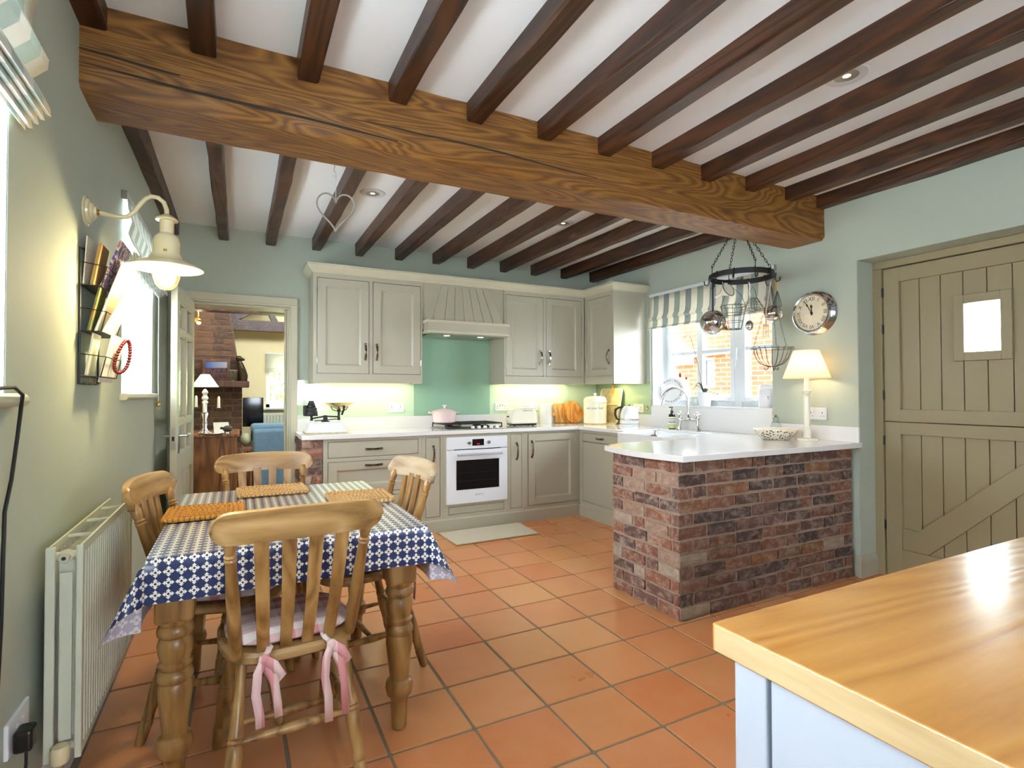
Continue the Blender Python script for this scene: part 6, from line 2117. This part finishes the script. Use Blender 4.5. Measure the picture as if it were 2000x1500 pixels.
# heart hanging from the main beam
ht = thing('hanging_heart', 'grey twig heart hanging on string below the main beam', 'ornament', (.40, 2.60, 2.10))
hp = []
for k in range(40):
    t = 2*math.pi*k/40
    x = 16*math.sin(t)**3
    z = 13*math.cos(t)-5*math.cos(2*t)-2*math.cos(3*t)-math.cos(4*t)
    hp.append((.405+x*.0058*.89, 2.615-x*.0058*.456*.4, 2.090+z*.0062))
obj('twig_heart', G().tube(hp, .0042, 8, True), 'rope', ht, smooth=True)
obj('string', G().tube([(.405, 2.615, 2.125), (.405, 2.614, 2.20), (.404, 2.606, 2.25), (.402, 2.604, 2.262)], .0018, 6), 'white', ht)
obj('bow', G().tube([(.402, 2.603, 2.232), (.389, 2.60, 2.248), (.399, 2.60, 2.240), (.414, 2.60, 2.250), (.402, 2.603, 2.232)], .0018, 6), 'white', ht)
obj('hook', G().tube([(.400, 2.602, 2.262), (.395, 2.608, 2.272), (.400, 2.606, 2.300)], .0018, 6), 'steel', ht)

# ================================================================== SITTING ROOM BEYOND THE DOORWAY
MT['far_wall'] = plain('warm_cream_wall_paint', (226, 208, 160), .8, var=.02)
wall_with_holes('wall_far_left', 'x', -.85, XL, 5.2, 9.0, -.1, 3.4, [], 'far_wall', 'cream left wall of the sitting room beyond the doorway')
wall_with_holes('wall_far_end', 'y', 8.6, 8.85, XL, 3.2, -.1, 3.4, [(.36, 1.30, 1.01, 1.78)], 'far_wall', 'pale yellow end wall of the sitting room with a window')
obj('wall_far_right', G().box(2.9, 3.2, 5.2, 8.6, -.1, 3.4), 'far_wall', kind='structure', label='hidden right wall of the sitting room')
obj('ceiling', G().box(-.85, 3.2, 5.2, 8.9, 3.3, 3.4), 'ceiling', kind='structure', label='high ceiling of the sitting room')
fwd = obj('window_5', G().box(.36, .41, 8.68, 8.74, 1.01, 1.78).box(1.25, 1.30, 8.68, 8.74, 1.01, 1.78).box(.36, 1.30, 8.68, 8.74, 1.73, 1.78).box(.36, 1.30, 8.68, 8.74, 1.01, 1.06).box(.36, 1.30, 8.69, 8.73, 1.355, 1.385).box(.81, .85, 8.69, 8.73, 1.01, 1.78), 'white', kind='structure', label='small white sash window in the sitting room end wall')
st('sill_board', G().box(.32, 1.34, 8.52, 8.70, .985, 1.012), 'white', fwd)
st('pane', G().box(.40, 1.26, 8.708, 8.712, 1.05, 1.74), 'glass', fwd)
fb_ = thing('roman_blind', 'plain cream roman blind on the sitting room window', 'blind', (.83, 8.56, 1.8))
obj('fabric', G().sheet([[(x, 8.575-d, z) for d, z in ((0, 1.80), (.012, 1.70), (.02, 1.62), (.035, 1.585), (.02, 1.575), (.03, 1.54), (.015, 1.53))] for x in (.35, .6, .9, 1.31)]), shade_mat('cream_linen_blind', (236, 230, 214), .4), fb_, smooth=True, solid=.002)
obj('head_rail', G().box(.35, 1.31, 8.575, 8.60, 1.79, 1.81), 'white', fb_)
# garden beyond
GRS = plain('garden_grass', (120, 150, 70), .9, var=.3, vs=3)
obj('garden_bank', G().add([(-6, 9.2, -.2), (8, 9.2, -.2), (8, 22, 1.9), (-6, 22, 1.9), (-6, 30, 4.2), (8, 30, 4.2)], [(0, 1, 2, 3), (3, 2, 5, 4)]), GRS, label='sloping green lawn beyond the sitting room window', cat='lawn', kind='structure')
gt = thing('garden_tree', 'small leafy garden tree seen through the sitting room window', 'tree', (1.0, 14, .5))
obj('trunk', G().turned((1.0, 14, .3), (1.0, 14, 1.2), [(0, .05), (1, .03)], 8), 'dark_wood', gt)
g = G()
rr_ = random.Random(8)
for k in range(260):
    a, b, r = rr_.uniform(0, 6.28), rr_.uniform(-1.2, 1.5), rr_.uniform(.3, .62)
    c0 = Vector((1.0+r*math.cos(a)*math.cos(b), 14+r*math.sin(a)*math.cos(b), 1.45+.75*r*math.sin(b)))
    u_ = Vector((rr_.uniform(-1, 1), rr_.uniform(-1, 1), rr_.uniform(-1, 1))).normalized()*.07
    v_ = u_.orthogonal().normalized()*.04
    g.add([c0-u_, c0+v_, c0+u_, c0-v_], [(0, 1, 2, 3)])
obj('foliage', g, plain('garden_leaves', (104, 128, 58), .7, var=.3), gt, kind='stuff')

# roof timbers
obj('roof_truss_beam', G().box(-.5, 2.9, 6.12, 6.28, 2.055, 2.20), 'joist', label='dark roof tie beam nearest above the sitting room doorway', cat='beam')
tt = thing('roof_truss', 'dark timber roof truss against the sitting room end wall', 'truss', (.5, 8.3, 2.1))
obj('tie_beam', G().box(-.5, 2.9, 8.22, 8.38, 2.095, 2.235), 'joist', tt)
obj('strut', G().prism([(.42, 2.23), (.50, 2.23), (.36, 2.52), (.28, 2.52)], 8.24, 8.36, 'y'), 'joist', tt)
obj('brace', G().prism([(-.10, 2.23), (-.02, 2.23), (.28, 2.40), (.20, 2.44), (-.10, 2.34)], 8.24, 8.36, 'y'), 'joist', tt)

# chimney breast
chm = thing('brick_chimney_breast', 'brown brick chimney breast with tapering flue in the sitting room', 'chimney', (-.2, 7.4, 0))
obj('mortar', G().box(-.498, .040, 7.315, 8.0, 0, 1.30), plain('brown_mortar', (120, 92, 62), .95), chm)
obj('mortar', G().prism([(-.498, 1.36), (.030, 1.36), (-.108, 2.30), (-.20, 2.95), (-.498, 2.95)], 7.315, 8.0, 'y'), plain('brown_flue_mortar', (104, 80, 56), .95), chm)
BF = brick_meshes('brick_far', 5, .12, 9)
lay_bricks(chm, BF, (-.498, 7.305, 0), (1, 0, 0), (0, -1, 0), .545, .55, 10, .0752, .215, .2, 31, .025, .014, .003)
for c_ in range(13):
    z = 1.36+c_*.0752
    L_ = .528-(c_+1)*.0752*.147
    lay_bricks(chm, BF, (-.498, 7.305, 0), (1, 0, 0), (0, -1, 0), max(.2, L_), z, 1, .0752, .2 if c_ % 2 else .235, .2, 60+c_, .025, .014, .003)
obj('mantel_shelf', G().box(-.498, .115, 7.12, 7.40, 1.292, 1.368), 'dark_wood', label='thick dark wooden mantel shelf on the brick chimney breast', cat='shelf', bev=.008)
pf = thing('framed_picture', 'dark framed city picture leaning on the mantel shelf', 'picture', (-.24, 7.25, 1.368))
def leanp(g):
    return g.xf(Matrix.Translation((-.235, 7.235, 1.369)) @ Matrix.Rotation(math.radians(-8), 4, 'X') @ Matrix.Rotation(math.radians(-4), 4, 'Z'))
obj('frame', leanp(G().box(-.145, .145, -.01, .01, 0, .03).box(-.145, .145, -.01, .01, .235, .265).box(-.145, -.115, -.01, .01, .03, .235).box(.115, .145, -.01, .01, .03, .235)), 'dark_wood', pf)
PIC, t_, b_ = nt('city_at_dusk_print')
tcp = t_.nodes.new('ShaderNodeTexCoord')
spp = t_.nodes.new('ShaderNodeSeparateXYZ')
t_.links.new(tcp.outputs['Generated'], spp.inputs[0])
sky_ = ramp(t_, spp.outputs[0], [(0, lin((40, 84, 150))), (1, lin((150, 150, 160)))])
city = ramp(t_, noise(t_, coords(t_, (60, 60, 40)), 1.0, 3), [(.35, lin((34, 26, 40))), (.6, lin((92, 60, 66)))])
t_.links.new(mixc(t_, math_n(t_, 'GREATER_THAN', spp.outputs[2], .62), city, sky_), b_.inputs['Base Color'])
b_.inputs['Roughness'].default_value = .2
obj('print', leanp(G().box(-.116, .116, -.002, .006, .029, .236)), PIC, pf)
# seated dog statuette, as a skinned lathe stack
dg = thing('animal_statuette', 'dark seated animal statuette on the end of the mantel shelf', 'statuette', (.035, 7.24, 1.368))
BRZ = plain('dark_bronze', (58, 42, 26), .4, .5)
obj('body', G().tube([(.045, 7.24, 1.369), (.047, 7.24, 1.43), (.035, 7.24, 1.50), (.020, 7.24, 1.565), (.008, 7.24, 1.61)], [.055, .058, .048, .036, .026], 14), BRZ, dg, smooth=True)
obj('head', G().ball((.004, 7.24, 1.640), .036, (1.05, .9, 1), 16).tube([(.01, 7.24, 1.637), (.050, 7.24, 1.632), (.066, 7.24, 1.626)], [.026, .018, .010], 10), BRZ, dg, smooth=True)
obj('foreleg', G().tube([(.045, 7.20, 1.52), (.072, 7.20, 1.44), (.076, 7.20, 1.369)], [.018, .014, .014], 10), BRZ, dg, smooth=True)
gjr = thing('glass_lantern', 'clear glass candle jar with metal rim on the mantel shelf', 'lantern', (-.02, 7.17, 1.368))
obj('jar', G().lathe([(.048, 0), (.048, .125), (.044, .13)], (-.058, 7.175, 1.369), 20), 'clear', gjr, smooth=True)
obj('rim', G().tube([(-.058+.048*math.cos(a*math.pi/10), 7.175+.048*math.sin(a*math.pi/10), 1.495) for a in range(20)], .004, 6, True), 'steel', gjr)

# sideboard with things on it
sb = thing('sideboard', 'brown wooden sideboard just beyond the doorway', 'sideboard', (-.22, 6.4, 0))
SBW = wood('oak_sideboard_wood', (84, 46, 18), (120, 72, 34), (150, 98, 52), 'z', .4, 4, 40, .1, .02)
obj('carcass', G().box(-.462, -.012, 6.06, 6.9, .05, .785), SBW, sb)
obj('top', G().box(-.475, .012, 6.035, 6.92, .785, .812), SBW, sb, bev=.005)
obj('corner_stile', G().box(-.045, -.008, 6.050, 6.09, .05, .785), SBW, sb)
obj('plinth', G().box(-.455, -.02, 6.07, 6.89, 0, .05), SBW, sb)
ZT = .812
fl_ = thing('table_lamp', 'white turned table lamp with wide shade on the sideboard', 'table lamp', (-.305, 6.32, ZT))
lcf = (-.305, 6.32, ZT)
lathe_o('stem', [(.06, 0), (.062, .010), (.03, .025), (.018, .06), (.022, .10), (.016, .14), (.03, .19), (.03, .205), (.018, .22), (.02, .30), (.032, .315), (.018, .335), (.034, .36), (.018, .39), (.03, .42), (.012, .45), (0, .455)], lcf, 'porcelain', fl_, seg=20)
so_ = obj('shade', G().sheet([[(lcf[0]+r*math.cos(a*math.pi/16), lcf[1]+r*math.sin(a*math.pi/16), ZT+z) for a in range(33)] for r, z in ((.125, .475), (.040, .605))]), shade_mat('white_lit_shade', (250, 246, 236), .5), fl_, smooth=True)
point('sideboard_lamp_light', (lcf[0], lcf[1], ZT+.53), .6, (1, .82, .55), .03)
cdl = thing('candelabra', 'wrought wire three branch candelabra on the sideboard', 'candelabra', (-.30, 6.12, ZT))
CW = plain('aged_wire', (92, 82, 64), .5, .7)
obj('stem', G().tube([(-.30, 6.12, ZT+.01), (-.30, 6.12, ZT+.215)], .005, 8), CW, cdl)
obj('foot', G().tube([(-.30+.05*math.cos(a*math.pi/10), 6.12+.05*math.sin(a*math.pi/10), ZT+.006) for a in range(20)], .004, 6, True).tube([(-.35, 6.12, ZT+.006), (-.30, 6.12, ZT+.05), (-.25, 6.12, ZT+.006)], .003, 6), CW, cdl)
for (x, z, nm) in ((-.372, 1.085, 'left'), (-.176, 1.075, 'right'), (-.303, 1.03, 'middle')):
    obj('branch', G().tube([(-.30, 6.12, ZT+.12), ((-.30+x)/2, 6.12, ZT+.10), (x, 6.12, z-.05), (x, 6.12, z-.008)], .0032, 6), CW, cdl, smooth=True)
    obj('drip_cup', G().lathe([(0, -.010), (.016, -.008), (.030, 0), (.028, .002), (0, -.004)], (x, 6.12, z), 16), CW, cdl, smooth=True)
    obj('taper_candle', G().lathe([(.014, 0), (.012, .105), (.010, .112), (.002, .122), (0, .122)], (x, 6.12, z-.004), 14), plain('ivory_wax', (232, 226, 204), .5), smooth=True, label=f'ivory taper candle on the {nm} branch of the candelabra', cat='candle', group='candles in the candelabra')
obj('folded_card', G().add([(-.215, 6.14, ZT+.002), (-.075, 6.14, ZT+.002), (-.09, 6.17, ZT+.115), (-.225, 6.17, ZT+.115), (-.205, 6.215, ZT+.002), (-.06, 6.215, ZT+.002)], [(0, 1, 2, 3), (3, 2, 5, 4)]), 'paper', label='folded white tent card standing on the sideboard', cat='card', solid=.002)
shp = thing('sheep_figurine', 'dark little sheep figurine on the sideboard corner', 'figurine', (-.095, 6.085, ZT))
SHM = plain('pewter_fleece', (70, 62, 54), .45, .3, bmp=.8, bs=90)
obj('body', G().ball((-.095, 6.085, ZT+.054), .036, (1.25, .9, .9), 18), SHM, shp, smooth=True)
obj('head', G().ball((-.146, 6.080, ZT+.062), .014, (1.2, .9, 1), 12), SHM, shp, smooth=True)
for dx in (-.022, .022):
    for dy in (-.014, .014):
        obj('leg', G().turned((-.095+dx, 6.085+dy, ZT), (-.095+dx, 6.085+dy, ZT+.035), [(0, .005), (1, .006)], 8), SHM, shp)
obj('oval_tray', G().lathe([(0, 0), (.075, 0), (.09, .012), (.088, .014), (.07, .004), (0, .004)], (-.215, 6.085, ZT), 24), plain('silver_dish', (196, 188, 168), .3, .8), label='shallow silver dish on the sideboard beside the sheep', cat='dish', smooth=True)

# television, armchair, radiator, wall light
tv = thing('television', 'black flat television on the floor stand beyond the chimney', 'television', (.18, 7.9, 0))
obj('screen', G().box(.050, .300, 7.88, 7.92, .78, 1.165), 'black_glass', tv, bev=.004)
obj('stand', G().box(.10, .26, 7.80, 8.0, .60, .62).box(.15, .21, 7.89, 7.91, .62, .79), 'plastic_black', tv)
obj('media_unit', G().box(.07, .42, 7.7, 8.1, .0, .60), SBW, label='low wooden unit under the television', cat='cabinet', bev=.004)
am = thing('sofa', 'blue upholstered sofa with its back to the doorway', 'sofa', (.55, 6.9, 0))
BLU = plain('blue_cotton_upholstery', (104, 132, 150), .9, var=.08, vs=30, bmp=.2, bs=200)
obj('back', G().box(.145, 1.25, 6.62, 6.84, .14, .82), BLU, am, bev=.04, seg=4, smooth=True)
obj('back_cushion', G().box(.125, 1.25, 6.66, 6.98, .78, .872), BLU, am, bev=.04, seg=4, smooth=True)
obj('seat', G().box(.145, 1.25, 6.8, 7.4, .14, .48), BLU, am, bev=.04, seg=3)
obj('foot', G().box(.18, .23, 6.66, 6.71, 0, .14), 'dark_wood', am)
obj('foot', G().box(1.15, 1.2, 6.66, 6.71, 0, .14), 'dark_wood', am)
obj('bolster_cushion', G().ball((.075, 6.74, .70), .075, (.8, 1.4, 1), 18), plain('sage_fabric', (168, 168, 132), .9), label='round sage cushion bulging beside the blue sofa', cat='cushion', smooth=True)
obj('side_table', G().box(-.0, .14, 6.62, 6.86, .58, .61).box(.0, .02, 6.63, 6.65, 0, .58).box(.12, .14, 6.63, 6.65, 0, .58).box(.0, .02, 6.83, 6.85, 0, .58).box(.12, .14, 6.83, 6.85, 0, .58), SBW, label='small wooden stool under the sage cushion', cat='stool')
rd = thing('radiator', 'cream ribbed radiator below the sitting room window', 'radiator', (.8, 8.55, 0))
g = G()
obj('panel', G().box(.31, 1.35, 8.56, 8.585, .25, .93), 'radiator', rd, bev=.004)
for k in range(24):
    x = .34+k*.042
    obj('flute', G().tube([(x, 8.558, .29), (x, 8.558, .90)], .012, 8), 'radiator', rd, smooth=True)
wl2 = thing('wall_light', 'small brass swan neck wall light in the sitting room', 'wall light', (-.5, 7.0, 2.1))
obj('arm', G().tube([(-.50, 7.0, 2.10), (-.46, 7.0, 2.16), (-.43, 7.0, 2.165), (-.41, 7.0, 2.14), (-.41, 7.0, 2.08)], .007, 8), 'gold', wl2, smooth=True)
obj('globe', G().ball((-.41, 7.0, 2.055), .038), 'gold', wl2, smooth=True)
obj('bulb', G().ball((-.405, 6.99, 2.025), .022), glow('sitting_room_bulb', (255, 220, 160), 3), wl2, smooth=True)
point('sitting_wall_light', (-.40, 6.97, 1.99), .7, (1, .8, .5), .03)
for z0, z1, lb in ((1.55, 1.80, 'upper small gilt picture frame on the sitting room left wall'), (1.36, 1.50, 'lower small gilt picture frame on the sitting room left wall')):
    pfw = thing('picture_frame', lb, 'picture', (-.49, 7.06, z0))
    obj('frame', G().box(-.499, -.480, 6.98, 7.16, z0, z1), 'gold', pfw, bev=.003)
    obj('print', G().box(-.480, -.478, 7.0, 7.14, z0+.02, z1-.02), 'paper', pfw)
pnl = obj('white_panel', G().box(-.499, -.475, 5.75, 6.02, .05, .76), 'white', label='slim white radiator end just inside the sitting room', cat='radiator', bev=.01)
